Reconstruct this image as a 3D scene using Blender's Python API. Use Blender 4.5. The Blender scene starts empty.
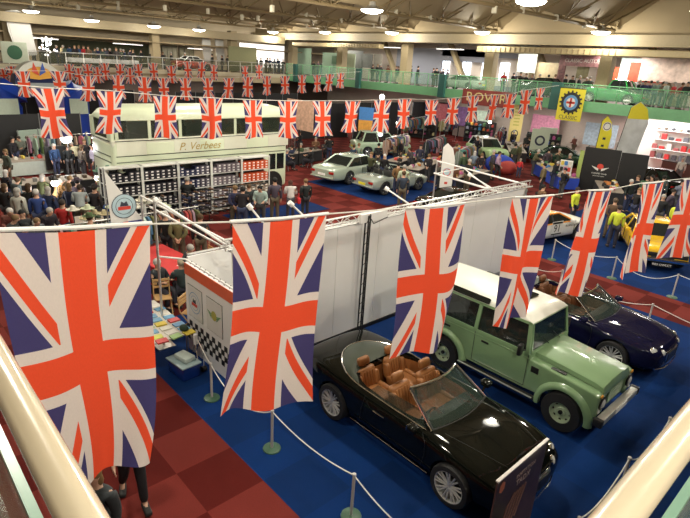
import bpy, bmesh, math, random
from mathutils import Vector, Matrix, Euler
random.seed(7)
PI=math.pi
SC=bpy.context.scene; COL=SC.collection
# ---------------------------------------------------------------- camera geometry (hall axes: X, Y along the carpet squares)
F,PITCH,ROLL,H=530.,.354,.061,6.4
AZ=-.808
def _mk():
    th=PITCH; fw=(0,math.cos(th),-math.sin(th)); r0=(1,0,0); u0=(0,math.sin(th),math.cos(th))
    c,s=math.cos(ROLL),math.sin(ROLL)
    r=tuple(c*a+s*b for a,b in zip(r0,u0)); u=tuple(-s*a+c*b for a,b in zip(r0,u0))
    d1=(math.cos(AZ),math.sin(AZ)); d2=(-d1[1],d1[0])
    def rot(v): return (v[0]*d1[0]+v[1]*d1[1], v[0]*d2[0]+v[1]*d2[1], v[2])
    A=(-3.20535459,7.52529727); w=rot((-A[0],-A[1],0))
    return rot(r),rot(u),rot(fw),(w[0],w[1],H)
R_,U_,FW,CAM=_mk()
def ray(px,py):
    a,b=(px-345)/F,(259-py)/F
    return tuple(FW[k]+a*R_[k]+b*U_[k] for k in range(3))
def at(px,py,z=0.):
    d=ray(px,py); t=(z-CAM[2])/d[2]; return Vector([CAM[k]+t*d[k] for k in range(3)])
def atx(px,py,X):
    d=ray(px,py); t=(X-CAM[0])/d[0]; return Vector([CAM[k]+t*d[k] for k in range(3)])
def aty(px,py,Y):
    d=ray(px,py); t=(Y-CAM[1])/d[1]; return Vector([CAM[k]+t*d[k] for k in range(3)])
def pr(P):
    v=[P[k]-CAM[k] for k in range(3)]; z=sum(a*b for a,b in zip(v,FW))
    return (345+F*sum(a*b for a,b in zip(v,R_))/z, 259-F*sum(a*b for a,b in zip(v,U_))/z)
# ---------------------------------------------------------------- materials
_M={}
def M(name,col=(.5,.5,.5),rough=.6,metal=0,coat=0,em=0,noise=.06,nscale=8,trans=0,objcol=False,sss=0,alpha=1,spec=.5,bump=0):
    if name in _M: return _M[name]
    m=bpy.data.materials.new(name); m.use_nodes=True; nt=m.node_tree; N=nt.nodes; L=nt.links
    b=N['Principled BSDF']; b.inputs['Roughness'].default_value=rough; b.inputs['Metallic'].default_value=metal
    b.inputs['Coat Weight'].default_value=coat; b.inputs['Coat Roughness'].default_value=.04
    b.inputs['Specular IOR Level'].default_value=spec
    if trans: b.inputs['Transmission Weight'].default_value=trans; b.inputs['IOR'].default_value=1.02
    if alpha<1: b.inputs['Alpha'].default_value=alpha
    if em: b.inputs['Emission Color'].default_value=(*col,1); b.inputs['Emission Strength'].default_value=em
    tx=N.new('ShaderNodeTexNoise'); tx.inputs['Scale'].default_value=nscale; tx.inputs['Detail'].default_value=3
    tc=N.new('ShaderNodeTexCoord'); L.new(tc.outputs['Object'],tx.inputs['Vector'])
    mr=N.new('ShaderNodeMapRange'); mr.inputs['To Min'].default_value=1-noise*2; mr.inputs['To Max'].default_value=1+noise*2
    L.new(tx.outputs['Fac'],mr.inputs['Value'])
    vm=N.new('ShaderNodeVectorMath'); vm.operation='SCALE'; L.new(mr.outputs['Result'],vm.inputs['Scale'])
    if objcol:
        oi=N.new('ShaderNodeObjectInfo'); L.new(oi.outputs['Color'],vm.inputs[0])
    else: vm.inputs[0].default_value=col
    L.new(vm.outputs[0],b.inputs['Base Color'])
    if name in ('paint_black','paint_dark_indigo'): b.inputs['Specular IOR Level'].default_value=0; b.inputs['Coat IOR'].default_value=1.4
    if bump:
        bp=N.new('ShaderNodeBump'); bp.inputs['Strength'].default_value=bump; bp.inputs['Distance'].default_value=.01
        L.new(tx.outputs['Fac'],bp.inputs['Height']); L.new(bp.outputs[0],b.inputs['Normal'])
    _M[name]=m; return m
def glow(name,col,s): return M(name,col,.5,em=s,noise=0)
CLOTH=M('cloth_tinted',rough=.85,objcol=True,noise=.12,nscale=14)
PAINTO=M('painted_tinted',rough=.5,objcol=True,noise=.05)
SKIN=M('skin',(.55,.32,.22),.55,noise=.04)
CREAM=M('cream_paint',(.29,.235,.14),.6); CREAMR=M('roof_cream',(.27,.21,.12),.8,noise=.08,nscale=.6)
STEELC=M('truss_paint',(.16,.115,.055),.6); CHROME=M('chrome',(.85,.85,.83),.12,1,noise=.01)
ALU=M('aluminium',(.72,.72,.70),.32,.8,noise=.03); BLACK=M('black_plastic',(.012,.012,.012),.45)
RUB=M('rubber',(.015,.015,.016),.7); WHITE=M('white_panel',(.88,.87,.85),.5,noise=.03,nscale=1.2)
GREENB=M('balcony_green',(.16,.40,.20),.5); DGREEN=M('dark_green_post',(.02,.10,.085),.5)
GLASSD=M('dark_window_glass',(.012,.016,.016),.04,spec=.9,noise=0)
GLASST=M('green_tinted_glass',(.30,.55,.38),.15,noise=0,alpha=.22,spec=.2)
GLASSC=M('clear_glass',(.035,.06,.05),.03,noise=0,alpha=.38,spec=.7)
WOOD=M('pale_wood',(.50,.30,.12),.5); REDC=M('red_cloth',(.55,.03,.03),.8); BLUEC=M('blue_cloth',(.02,.06,.45),.8)
DARK=M('dark_fabric',(.015,.015,.018),.85); TAN=M('tan_leather',(.32,.130,.040),.45,noise=.08)
YELL=M('yellow_print',(.75,.66,.04),.6,noise=.03); NAVY=M('navy_paint',(.01,.02,.12),.5)
GREY=M('grey_metal',(.25,.25,.26),.45,.3); GOLD=M('gold_lettering',(.45,.33,.08),.5); LINEB=M('dark_line',(.03,.04,.03),.6)
LAMPG=glow('lamp_glow',(1,.96,.85),16); LAMPW=glow('lamp_glow_soft',(1,.97,.9),4)
# ---------------------------------------------------------------- mesh building
class MB:
    def __init__(s): s.v=[]; s.f=[]; s.m=[]; s.mats=[]; s.uv={}
    def mi(s,mat):
        if mat not in s.mats: s.mats.append(mat)
        return s.mats.index(mat)
    def add(s,vs,fs,mat=None,T=None):
        o=len(s.v); k=s.mi(mat) if mat else 0
        s.v+= [tuple(T@Vector(v)) for v in vs] if T else [tuple(v) for v in vs]
        for f in fs: s.f.append([i+o for i in f]); s.m.append(k)
        return s
    def box(s,a,b,mat=None,T=None,bev=0):
        x0,y0,z0=[min(a[i],b[i]) for i in range(3)]; x1,y1,z1=[max(a[i],b[i]) for i in range(3)]
        if bev:
            e=min(bev,(x1-x0)/2.1,(y1-y0)/2.1,(z1-z0)/2.1); bm=bmesh.new()
            vs=[bm.verts.new(p) for p in [(x0,y0,z0),(x1,y0,z0),(x1,y1,z0),(x0,y1,z0),(x0,y0,z1),(x1,y0,z1),(x1,y1,z1),(x0,y1,z1)]]
            for f in [(0,3,2,1),(4,5,6,7),(0,1,5,4),(1,2,6,5),(2,3,7,6),(3,0,4,7)]: bm.faces.new([vs[i] for i in f])
            bmesh.ops.bevel(bm,geom=bm.edges[:],offset=e,segments=2,profile=.5,affect='EDGES')
            bm.verts.index_update(); V=[v.co[:] for v in bm.verts]; Fc=[[v.index for v in f.verts] for f in bm.faces]; bm.free()
            return s.add(V,Fc,mat,T)
        return s.add([(x0,y0,z0),(x1,y0,z0),(x1,y1,z0),(x0,y1,z0),(x0,y0,z1),(x1,y0,z1),(x1,y1,z1),(x0,y1,z1)],
            [(0,3,2,1),(4,5,6,7),(0,1,5,4),(1,2,6,5),(2,3,7,6),(3,0,4,7)],mat,T)
    def tube(s,pts,r,mat=None,n=8,cap=True,closed=False):
        pts=[Vector(p) for p in pts]; K=len(pts); V=[];Fc=[]
        for i,p in enumerate(pts):
            if closed: t=(pts[(i+1)%K]-pts[i-1])
            else: t=(pts[min(i+1,K-1)]-pts[max(i-1,0)])
            t=t.normalized() if t.length>1e-9 else Vector((0,0,1))
            ref=Vector((0,0,1)) if abs(t.z)<.9 else Vector((1,0,0))
            a=t.cross(ref).normalized(); b=t.cross(a); rr=r[i] if isinstance(r,(list,tuple)) else r
            for j in range(n):
                g=2*PI*j/n; V.append(p+a*rr*math.cos(g)+b*rr*math.sin(g))
        for i in range(K if closed else K-1):
            for j in range(n):
                i2=(i+1)%K; Fc.append([i*n+j,i*n+(j+1)%n,i2*n+(j+1)%n,i2*n+j])
        if cap and not closed: Fc.append(list(range(n))); Fc.append(list(range((K-1)*n,K*n))[::-1])
        return s.add(V,Fc,mat)
    def lathe(s,prof,mat=None,n=16,T=None):   # prof: (r,z) about local Z
        V=[];Fc=[];K=len(prof)
        for r,z in prof:
            for j in range(n):
                g=2*PI*j/n; V.append((max(r,1e-4)*math.cos(g),max(r,1e-4)*math.sin(g),z))
        for i in range(K-1):
            for j in range(n): Fc.append([i*n+j,i*n+(j+1)%n,(i+1)*n+(j+1)%n,(i+1)*n+j])
        return s.add(V,Fc,mat,T)
    def prism(s,poly,axis,a,b,mat=None,T=None):  # poly 2D extruded along axis from a to b
        n=len(poly)
        def P(p,t): return {'x':(t,p[0],p[1]),'y':(p[0],t,p[1]),'z':(p[0],p[1],t)}[axis]
        V=[P(p,a) for p in poly]+[P(p,b) for p in poly]
        Fc=[list(range(n)),list(range(n,2*n))[::-1]]+[[i,n+i,n+(i+1)%n,(i+1)%n][::-1] for i in range(n)]
        return s.add(V,Fc,mat,T)
    def sph(s,c,r,mat=None,n=10,k=6):
        rx,ry,rz=r if isinstance(r,(tuple,list)) else (r,r,r); V=[];Fc=[]
        for i in range(k+1):
            t=PI*i/k
            for j in range(n):
                g=2*PI*j/n; V.append((c[0]+rx*math.sin(t)*math.cos(g),c[1]+ry*math.sin(t)*math.sin(g),c[2]-rz*math.cos(t)))
        for i in range(k):
            for j in range(n): Fc.append([i*n+j,i*n+(j+1)%n,(i+1)*n+(j+1)%n,(i+1)*n+j])
        return s.add(V,Fc,mat)
    def mesh(s,name,smooth=False,ang=35):
        me=bpy.data.meshes.new(name); me.from_pydata(s.v,[],s.f)
        for m in s.mats: me.materials.append(m)
        me.polygons.foreach_set('material_index',s.m)
        bm=bmesh.new(); bm.from_mesh(me); bmesh.ops.remove_doubles(bm,verts=bm.verts,dist=1e-5)
        bmesh.ops.recalc_face_normals(bm,faces=bm.faces); bm.to_mesh(me); bm.free()
        if smooth: shade(me,ang)
        return me
    def build(s,name,parent=None,smooth=False,ang=35,**k):
        return link(name,s.mesh(name,smooth,ang),parent,**k)
def shade(me,ang=35):
    me.polygons.foreach_set('use_smooth',[True]*len(me.polygons))
    me.set_sharp_from_angle(angle=math.radians(ang)); me.update()
def link(name,data,parent=None,loc=None,rotz=None,color=None,label=None,cat=None,group=None,kind=None,scale=None):
    o=bpy.data.objects.new(name,data); COL.objects.link(o)
    if parent: o.parent=parent
    if loc is not None: o.location=loc
    if rotz is not None: o.rotation_euler=(0,0,rotz)
    if scale is not None: o.scale=(scale,)*3 if not isinstance(scale,(tuple,list)) else scale
    if color is not None: o.color=(*color,1)
    if label: o['label']=label
    if cat: o['category']=cat
    if group: o['group']=group
    if kind: o['kind']=kind
    return o
def thing(name,label,cat,loc=(0,0,0),rotz=0,group=None):
    return link(name,None,None,loc,rotz,None,label,cat,group)
def struct(name,mb,smooth=False): return mb.build(name,None,smooth,kind='structure')
def kids(o): return [c for c in o.children]
def copy_tree(o,parent=None,cols=None,skip=()):
    c=o.copy(); COL.objects.link(c); c.parent=parent
    if parent: c.matrix_parent_inverse=Matrix()
    for ch in kids(o):
        if ch.name.split('.')[0] in skip: continue
        d=copy_tree(ch,c,cols,skip)
    n=o.name.split('.')[0]
    if cols and n in cols: c.color=(*cols[n],1)
    return c
def evalmesh(o):
    bpy.context.view_layer.update()
    dg=bpy.context.evaluated_depsgraph_get(); me=bpy.data.meshes.new_from_object(o.evaluated_get(dg),depsgraph=dg)
    return me
def tmp(me):
    o=bpy.data.objects.new('tmp_build',me); COL.objects.link(o); return o
def kill(o):
    me=o.data; bpy.data.objects.remove(o)
ORD=['first','second','third','fourth','fifth','sixth','seventh','eighth','ninth','tenth','eleventh','twelfth','thirteenth','fourteenth','fifteenth','sixteenth','seventeenth','eighteenth','nineteenth','twentieth','twenty-first','twenty-second','twenty-third','twenty-fourth','twenty-fifth','twenty-sixth','twenty-seventh','twenty-eighth','twenty-ninth','thirtieth']
def text(s,size,mat,parent,M4,name='lettering',ext=.002,label=None,shear=0,font_scale_x=1):
    cu=bpy.data.curves.new('t','FONT'); cu.body=s; cu.size=size; cu.extrude=ext; cu.align_x='CENTER'; cu.align_y='CENTER'; cu.shear=shear; cu.resolution_u=3
    o=bpy.data.objects.new('tmp_text',cu); COL.objects.link(o); me=evalmesh(o); bpy.data.objects.remove(o)
    me.transform(M4@Matrix.Diagonal((font_scale_x,1,1,1))); me.materials.clear(); me.materials.append(mat)
    return link(name,me,parent,label=label)
def plane_tf(o,x,y):  # matrix with local x -> x, local y -> y
    x=Vector(x).normalized(); y=Vector(y).normalized(); z=x.cross(y)
    m=Matrix((x,y,z)).transposed().to_4x4(); m.translation=Vector(o); return m
def disc(mb,M4,r0,r1,mat,n=24,th=.002,sx=1,sy=1):
    for k in range(n):
        a,b=2*PI*k/n,2*PI*(k+1)/n
        P=[(r0*math.cos(a),r0*math.sin(a)),(r1*math.cos(a),r1*math.sin(a)),(r1*math.cos(b),r1*math.sin(b)),(r0*math.cos(b),r0*math.sin(b))]
        mb.add([M4@Vector((p[0]*sx,p[1]*sy,th)) for p in P],[[0,1,2,3]],mat)
# ================================================================ FLOOR AND CARPET
def carpet(name,c1,c2,chk):
    m=bpy.data.materials.new(name); m.use_nodes=True; nt=m.node_tree; N=nt.nodes; L=nt.links; b=N['Principled BSDF']
    b.inputs['Roughness'].default_value=.92; b.inputs['Specular IOR Level'].default_value=.15
    tc=N.new('ShaderNodeTexCoord'); mp=N.new('ShaderNodeMapping'); mp.inputs['Location'].default_value=(1.001,.001,.5)
    L.new(tc.outputs['Object'],mp.inputs[0])
    ch=N.new('ShaderNodeTexChecker'); ch.inputs['Scale'].default_value=1; L.new(mp.outputs[0],ch.inputs['Vector'])
    ch.inputs['Color1'].default_value=(*c1,1); ch.inputs['Color2'].default_value=(*c2,1)
    nz=N.new('ShaderNodeTexNoise'); nz.inputs['Scale'].default_value=60; nz.inputs['Detail'].default_value=4; L.new(tc.outputs['Object'],nz.inputs['Vector'])
    n2=N.new('ShaderNodeTexNoise'); n2.inputs['Scale'].default_value=1.3; L.new(tc.outputs['Object'],n2.inputs['Vector'])
    mr=N.new('ShaderNodeMapRange'); mr.inputs['To Min'].default_value=.72; mr.inputs['To Max'].default_value=1.25; L.new(nz.outputs['Fac'],mr.inputs['Value'])
    mr2=N.new('ShaderNodeMapRange'); mr2.inputs['To Min'].default_value=.85; mr2.inputs['To Max'].default_value=1.15; L.new(n2.outputs['Fac'],mr2.inputs['Value'])
    mu=N.new('ShaderNodeMath'); mu.operation='MULTIPLY'; L.new(mr.outputs[0],mu.inputs[0]); L.new(mr2.outputs[0],mu.inputs[1])
    vm=N.new('ShaderNodeVectorMath'); vm.operation='SCALE'; L.new(ch.outputs['Color'],vm.inputs[0]); L.new(mu.outputs[0],vm.inputs['Scale']); L.new(vm.outputs[0],b.inputs['Base Color'])
    bp=N.new('ShaderNodeBump'); bp.inputs['Strength'].default_value=.25; bp.inputs['Distance'].default_value=.004; L.new(nz.outputs['Fac'],bp.inputs['Height']); L.new(bp.outputs[0],b.inputs['Normal'])
    return m
RED=carpet('red_carpet',(.150,.022,.017),(.082,.007,.005),1); BLU=carpet('blue_carpet',(.0015,.024,.120),(.0012,.019,.095),1)
CONC=M('dark_hall_floor',(.06,.025,.022),.7)
struct('floor',MB().box((-62,-12,-.2),(20,56,-.012),CONC))
def strip(x0,y0,x1,y1,mat,z=0.): 
    return MB().box((x0,y0,z-.012),(x1,y1,z),mat)
for k,(x0,y0,x1,y1,mt) in enumerate([(-50,-6,14,1,RED),(-4.2,1,14,13.5,BLU),(-3.4,13.5,14,15.35,RED),(-3.4,15.35,14,34,BLU),(-50,1,-4.2,13.5,RED),(-50,13.5,-3.4,46,RED),(-3.4,34,14,46,RED)]):
    o=struct('trim_%d'%(k+1),strip(x0,y0,x1,y1,mt)); o['label']='carpet laid in one metre squares'
def pad(pts,mat,n):
    mb=MB(); mb.prism([(p[0],p[1]) for p in pts],'z',0.0,.012,mat); return struct('trim_%d'%n,mb)
pad([(-9.2,15.8),(-9.2,22.2),(-15.4,22.2),(-15.4,15.8)],BLU,8)
pad([(-10.2,8.3),(-10.2,13.0),(-11.8,13.0),(-11.8,8.3)],BLU,9)
pad([(-10.6,22.8),(-14.5,28.5),(-23,27),(-20,22.5)],BLU,10)
# ================================================================ WALLS
WALLC=M('wall_cream',(.62,.52,.37),.8,nscale=.7); WALLP=M('wall_pinkish',(.78,.67,.58),.8,nscale=.7); WALLB=M('wall_shaded_white',(.30,.31,.36),.8,nscale=.5)
XL=-45.; YR=36.3; ZF=4.7
struct('wall_left',MB().box((-54,-12,0),(-53.7,47,12.5),WALLC))
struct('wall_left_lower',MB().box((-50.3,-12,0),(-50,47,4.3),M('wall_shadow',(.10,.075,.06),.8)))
struct('wall_right',MB().box((-54,47,0),(20,47.3,13.5),WALLP))
struct('wall_right_lower',MB().box((-26,43.6,0),(20,43.9,4.3),M('wall_shop',(.66,.56,.50),.8)))
struct('wall_back',MB().box((-54,-12.3,0),(20,-12,13.5),WALLC))
struct('wall_far',MB().box((20,-12,0),(20.3,47,13.5),WALLC))
# balconies
def balc(name,mb): return struct(name,mb)
SLAB=M('balcony_floor',(.12,.10,.09),.8)
b=MB().box((-53.9,YR,4.35),(20,46.9,ZF),SLAB); balc('floor_right_balcony',b)
b=MB().box((-53.9,-11.9,4.35),(XL,YR,ZF),SLAB); balc('floor_left_balcony',b)
b=MB().box((XL,YR-.12,4.1),(20,YR,ZF+.12),GREENB); balc('trim_20',b)
b=MB().box((XL,-11.9,3.75),(XL+.12,YR-.12,ZF+.05),M('fascia_tan',(.46,.38,.24),.6)); balc('trim_21',b)
b=MB().box((XL+.12,-11.9,4.35),(XL+.16,YR-.12,ZF+.02),M('fascia_pale',(.55,.50,.36),.6)); balc('trim_22',b)
# own balcony (L shaped) under the photographer
b=MB().box((7.62,-12,4.4),(20,36,ZF),SLAB).box((-20,-12,4.4),(7.62,-2.86,ZF),SLAB); balc('floor_near_balcony',b)
# railings of the far balconies
def railing(name,label,p0,p1,nb,cols,green=True):
    t=thing(name,label,'railing')
    d=(Vector(p1)-Vector(p0)); n=nb; u=d/n; mats=GREENB if green else ALU
    MB().tube([Vector(p0)+Vector((0,0,1.1)),Vector(p1)+Vector((0,0,1.1))],.035,mats).build('top_rail',t,True)
    m=MB(); 
    nn=Vector((-u.y,u.x,0)).normalized()*.01
    for i in range(n):
        a=Vector(p0)+u*(i+.04); c=Vector(p0)+u*(i+.96)
        m.add([a+nn+Vector((0,0,.14)),c+nn+Vector((0,0,.14)),c+nn+Vector((0,0,1.02)),a+nn+Vector((0,0,1.02)),a-nn+Vector((0,0,.14)),c-nn+Vector((0,0,.14)),c-nn+Vector((0,0,1.02)),a-nn+Vector((0,0,1.02))],[(0,1,2,3),(7,6,5,4),(0,4,5,1),(2,6,7,3),(1,5,6,2),(0,3,7,4)],GLASST if green else M('smoky_glass',(.10,.11,.07),.2,noise=0,alpha=.35,spec=.2))
    m.build('glass_panels',t)
    for i in range(0,n+1):
        a=Vector(p0)+u*i; MB().box(a+Vector((-.025,-.025,.0)),a+Vector((.025,.025,1.1)),mats).build('post',t)
    return t
rr=railing('balcony_railing','green balcony railing with tinted glass panels along the far right gallery',(XL,YR-.05,ZF+.12),(9,YR-.05,ZF+.12),36,None)
railing('balcony_railing','long pale balcony railing with glass panels along the far left gallery',(XL-.05,-5,ZF+.05),(XL-.05,YR-.4,ZF+.05),28,None,False)
for k,(px,w) in enumerate([(295,.55),(358,.6),(442.5,.65),(558.5,.75)]):
    P=aty(px,80,YR-.3); 
    MB().box((P.x-w/2,YR-.42,4.05),(P.x+w/2,YR-.13,5.95),DGREEN,bev=.02).build('rail_pier',rr)
# columns
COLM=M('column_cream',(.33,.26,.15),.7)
for k,x in enumerate([-9.8,-19.6,-29.2,-38.6,-47.5]):
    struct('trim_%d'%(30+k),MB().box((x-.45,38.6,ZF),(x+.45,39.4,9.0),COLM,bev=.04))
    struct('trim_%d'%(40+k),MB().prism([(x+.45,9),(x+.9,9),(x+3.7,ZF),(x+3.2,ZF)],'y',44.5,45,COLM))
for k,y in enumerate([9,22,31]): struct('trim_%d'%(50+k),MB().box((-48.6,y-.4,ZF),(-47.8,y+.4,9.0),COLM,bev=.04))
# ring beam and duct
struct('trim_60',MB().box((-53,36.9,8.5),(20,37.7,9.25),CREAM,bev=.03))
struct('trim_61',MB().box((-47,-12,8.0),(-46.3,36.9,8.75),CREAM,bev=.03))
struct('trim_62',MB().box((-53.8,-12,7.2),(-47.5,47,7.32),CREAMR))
DUCT=M('duct_metal',(.30,.24,.13),.4,.3)
t=thing('ventilation_duct','long cream ventilation duct with grilles under the right roof beam','duct',(0,0,0))
MB().box((-19.3,36.2,7.85),(19,36.85,8.3),DUCT,bev=.05).build('duct_body',t)
for k in range(26):
    x=-18.8+k*.42; MB().box((x,36.15,7.92),(x+.06,36.2,8.24),STEELC).build('grille_bar',t)
t=thing('ventilation_duct','shorter cream duct with slotted grilles left of the cream column','duct',(0,0,0))
MB().box((-44,36.2,7.85),(-30.3,36.85,8.25),DUCT,bev=.05).build('duct_body',t)
for k in range(20):
    x=-38+k*.38; MB().box((x,36.15,7.92),(x+.06,36.2,8.2),STEELC).build('grille_bar',t)
# folded roof : valleys over the trusses, ridges between
xs=[]; x=19.0
TR=[0.3+9.3*k for k in (2,1,0)]+[-8.98,-18.2,-27.6,-36.9,-46.1,-55.]
r=MB()
V=[]
pts=[]
for i in range(len(TR)-1):
    pts.append((TR[i],9.75)); pts.append(((TR[i]+TR[i+1])/2,13.2))
pts.append((TR[-1],9.75))
for i in range(len(pts)-1):
    (xa,za),(xb,zb)=pts[i],pts[i+1]
    r.add([(xa,-12,za),(xb,-12,zb),(xb,47,zb),(xa,47,za),(xa,-12,za+.1),(xb,-12,zb+.1),(xb,47,zb+.1),(xa,47,za+.1)],[(0,1,2,3),(7,6,5,4),(0,4,5,1),(2,6,7,3),(1,5,6,2),(0,3,7,4)],CREAMR)
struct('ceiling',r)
# gable infill above the beam
g=MB()
for i in range(0,len(pts)-2,2):
    (a,za),(b2,zb),(c,zc)=pts[i],pts[i+1],pts[i+2]
    g.prism([(a,9.2),(a,za),(b2,zb),(c,zc),(c,9.2)],'y',37.72,37.9,CREAMR)
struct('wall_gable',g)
# roof trusses along Y
for k,x in enumerate(TR[:-1]):
    t=thing('roof_truss','brown painted roof truss running across the hall, %s from the right'%ORD[k],'roof truss',(x,0,0),0,'roof trusses')
    m=MB(); m.tube([(0,-12,9.5),(0,37,9.5)],.11,STEELC,6); m.build('bottom_chord',t,True)
    m=MB(); 
    for s in(-1,1): m.tube([(s*1.25,-12,10.9),(s*1.25,37,10.9)],.085,STEELC,6)
    m.build('top_chord',t,True)
    m=MB(); n=14; L=49/n
    for i in range(n):
        y=-12+i*L
        for s in (-1,1):
            m.tube([(0,y,9.5),(s*1.25,y+L/2,10.9)],.05,STEELC,5); m.tube([(s*1.25,y+L/2,10.9),(0,y+L,9.5)],.05,STEELC,5)
        m.tube([(-1.25,y+L/2,10.9),(1.25,y+L/2,10.9)],.045,STEELC,5)
    m.build('web_members',t,True)
    m=MB()
    for y in (-9,-3.5,2,7.5,13,18.5,24,29.5,35):
        for s in (-1,1): m.tube([(0,y,9.5),(s*2.3,y+1.4,11.2),(s*4.55,y+2.7,12.75)],.055,STEELC,5); m.tube([(0,y,9.5),(s*2.3,y-1.4,11.2),(s*4.55,y-2.7,12.75)],.055,STEELC,5) if y>-9 else None
    m.build('roof_struts',t,True)
for k,y in enumerate([]):
    t=thing('cross_girder','brown lattice girder linking the roof trusses, %s from the far wall'%ORD[4-k],'roof girder',(0,y,0),0,'roof cross girders')
    MB().tube([(-55,0,9.75),(18.9,0,9.75)],.08,STEELC,6).build('bottom_chord',t,True)
    MB().tube([(-55,0,11.1),(18.9,0,11.1)],.07,STEELC,6).build('top_chord',t,True)
    m=MB(); n=32; L=73.9/n
    for i in range(n): m.tube([(-55+i*L,0,9.75),(-55+(i+.5)*L,0,11.1),(-55+(i+1)*L,0,9.75)],.045,STEELC,5)
    m.build('web_members',t,True)
# hanging lamps : big flat reflectors that light the hall
def lampobj(P,label,w=.62,energy=260):
    t=thing('high_bay_lamp',label,'ceiling light',(P.x,P.y,P.z),0,'high bay lamps')
    MB().lathe([(.05,.42),(.16,.40),(.2,.22),(w*.8,.06),(w,0)],ALU,16).build('reflector',t,True)
    MB().lathe([(.001,-.17),(w*.5,-.16),(w*.85,-.09),(w*.97,.0),(w*.9,.03),(.001,.03)],LAMPG,16).build('diffuser',t,True)
    MB().tube([(0,0,.4),(0,0,max(.5,9.5-P.z))],.015,STEELC,5).build('hanger',t)
    if energy:
        ld=bpy.data.lights.new('lamp_light','POINT'); ld.energy=energy*4.6; ld.color=(1,.94,.80); ld.shadow_soft_size=.22
        lo=bpy.data.objects.new('lamp_light',ld); COL.objects.link(lo); lo.parent=t; lo.location=(0,0,-.42)
    return t
spots=[(601,32),(482,32),(392,32.5),(325,32),(273,31.8),(229,32.5)]
for k,(px,py) in enumerate(spots): lampobj(aty(px,py,35),'glowing flat round lamp at the far end of a roof truss, %s from the right'%ORD[k])
for k,(px,py) in enumerate([(199,29.7),(154,26),(91.6,20.2),(31,11)]): lampobj(atx(px,py,-44),energy=90,label='glowing lamp above the left gallery, %s from the corner'%ORD[k])
for k,(px,py) in enumerate([(372,10),(531,1)]): lampobj(at(px,py,9.1),'glowing greenish lamp high under the roof, '+('near the middle of the picture' if k==0 else 'at the top edge right of the middle'))
n=0
for X in (-27.6,-18.2,-9,.3,9.6):
    for Y in (2,11,20,28) if X<0 else (-2,6,14,23):
        P=Vector((X,Y,9.1)); q=pr(P)
        d=sum((P[i]-CAM[i])*FW[i] for i in range(3))
        if d>0 and -10<q[0]<700 and -5<q[1]<40: continue
        lampobj(P,'high bay lamp over the hall above the picture',energy=260 if Y<8 or X>-5 else 400); n+=1
# small cylinder lamps along the trusses
k=0
for px,py in [(522,12),(556,20),(584,27),(460,22),(494,12),(430,19),(396,13),(306,16),(341,22),(373,27),(258,20),(208,13),(165,10),(242,19),(78,9),(118,9),(33,5),(118,5),(306,27),(272,11)]:
    X=min(TR,key=lambda x:abs(at(px,py,9.2).x-x)); P=atx(px,py,X)
    if not -10<P.y<36 or not 8<P.z<10.5: P=at(px,py,9.2)
    t=thing('truss_downlight','small white cylinder downlight under the roof truss, %s along'%ORD[k%30],'ceiling light',P,0,'small cylinder downlights'); k+=1
    MB().lathe([(.01,.28),(.13,.28),(.13,-.06),(.01,-.06)],M('downlight_white',(.42,.38,.28),.5),10).build('housing',t,True)
    MB().tube([(0,0,.3),(0,0,.75)],.015,STEELC,5).build('hanger',t)
# windows and openings in gallery walls
for k,(px,py) in enumerate([(445,70),(466,70),(486,70),(504,72)]):
    P=aty(px,py,46.9); struct('window_%d'%(k+1),MB().box((P.x-.5,46.85,ZF+.9),(P.x+.5,46.98,ZF+2.6),glow('daylight_pane',(.8,.9,1),3)).box((P.x-.03,46.8,ZF+.9),(P.x+.03,46.85,ZF+2.6),ALU))
struct('wall_shaded_recess',MB().box((-36.5,45.6,ZF),(-30,45.8,8.4),WALLB).box((-24,45.6,7.2),(-30,45.8,8.4),WALLB).box((-30,45.6,ZF),(-19.2,45.8,ZF+.4),WALLB).box((-30,45.6,ZF+3),(-19.2,45.8,8.4),WALLB))  # white sheet round the windows, its shade put into the bluish colour
# left gallery : dark bar opening and glazed doors
struct('wall_dark_recess',MB().box((-53.6,12.6,ZF),(-53.4,23.6,7.0),M('dark_recess',(.035,.04,.02),.8,noise=.3,nscale=1.5)))
k=10
for px in (135,153,170,187):
    P=atx(px,52,-53.4); m=MB(); m.box((-53.6,P.y-.95,ZF),(-53.5,P.y+.95,7.1),M('door_frame',(.12,.11,.08),.6))
    for i in range(3): m.box((-53.5,P.y-.85+i*.6,ZF+.8),(-53.45,P.y-.35+i*.6,6.9),M('door_pane',(.25,.24,.17),.3))
    struct('window_%d'%k,m); k+=1
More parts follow.
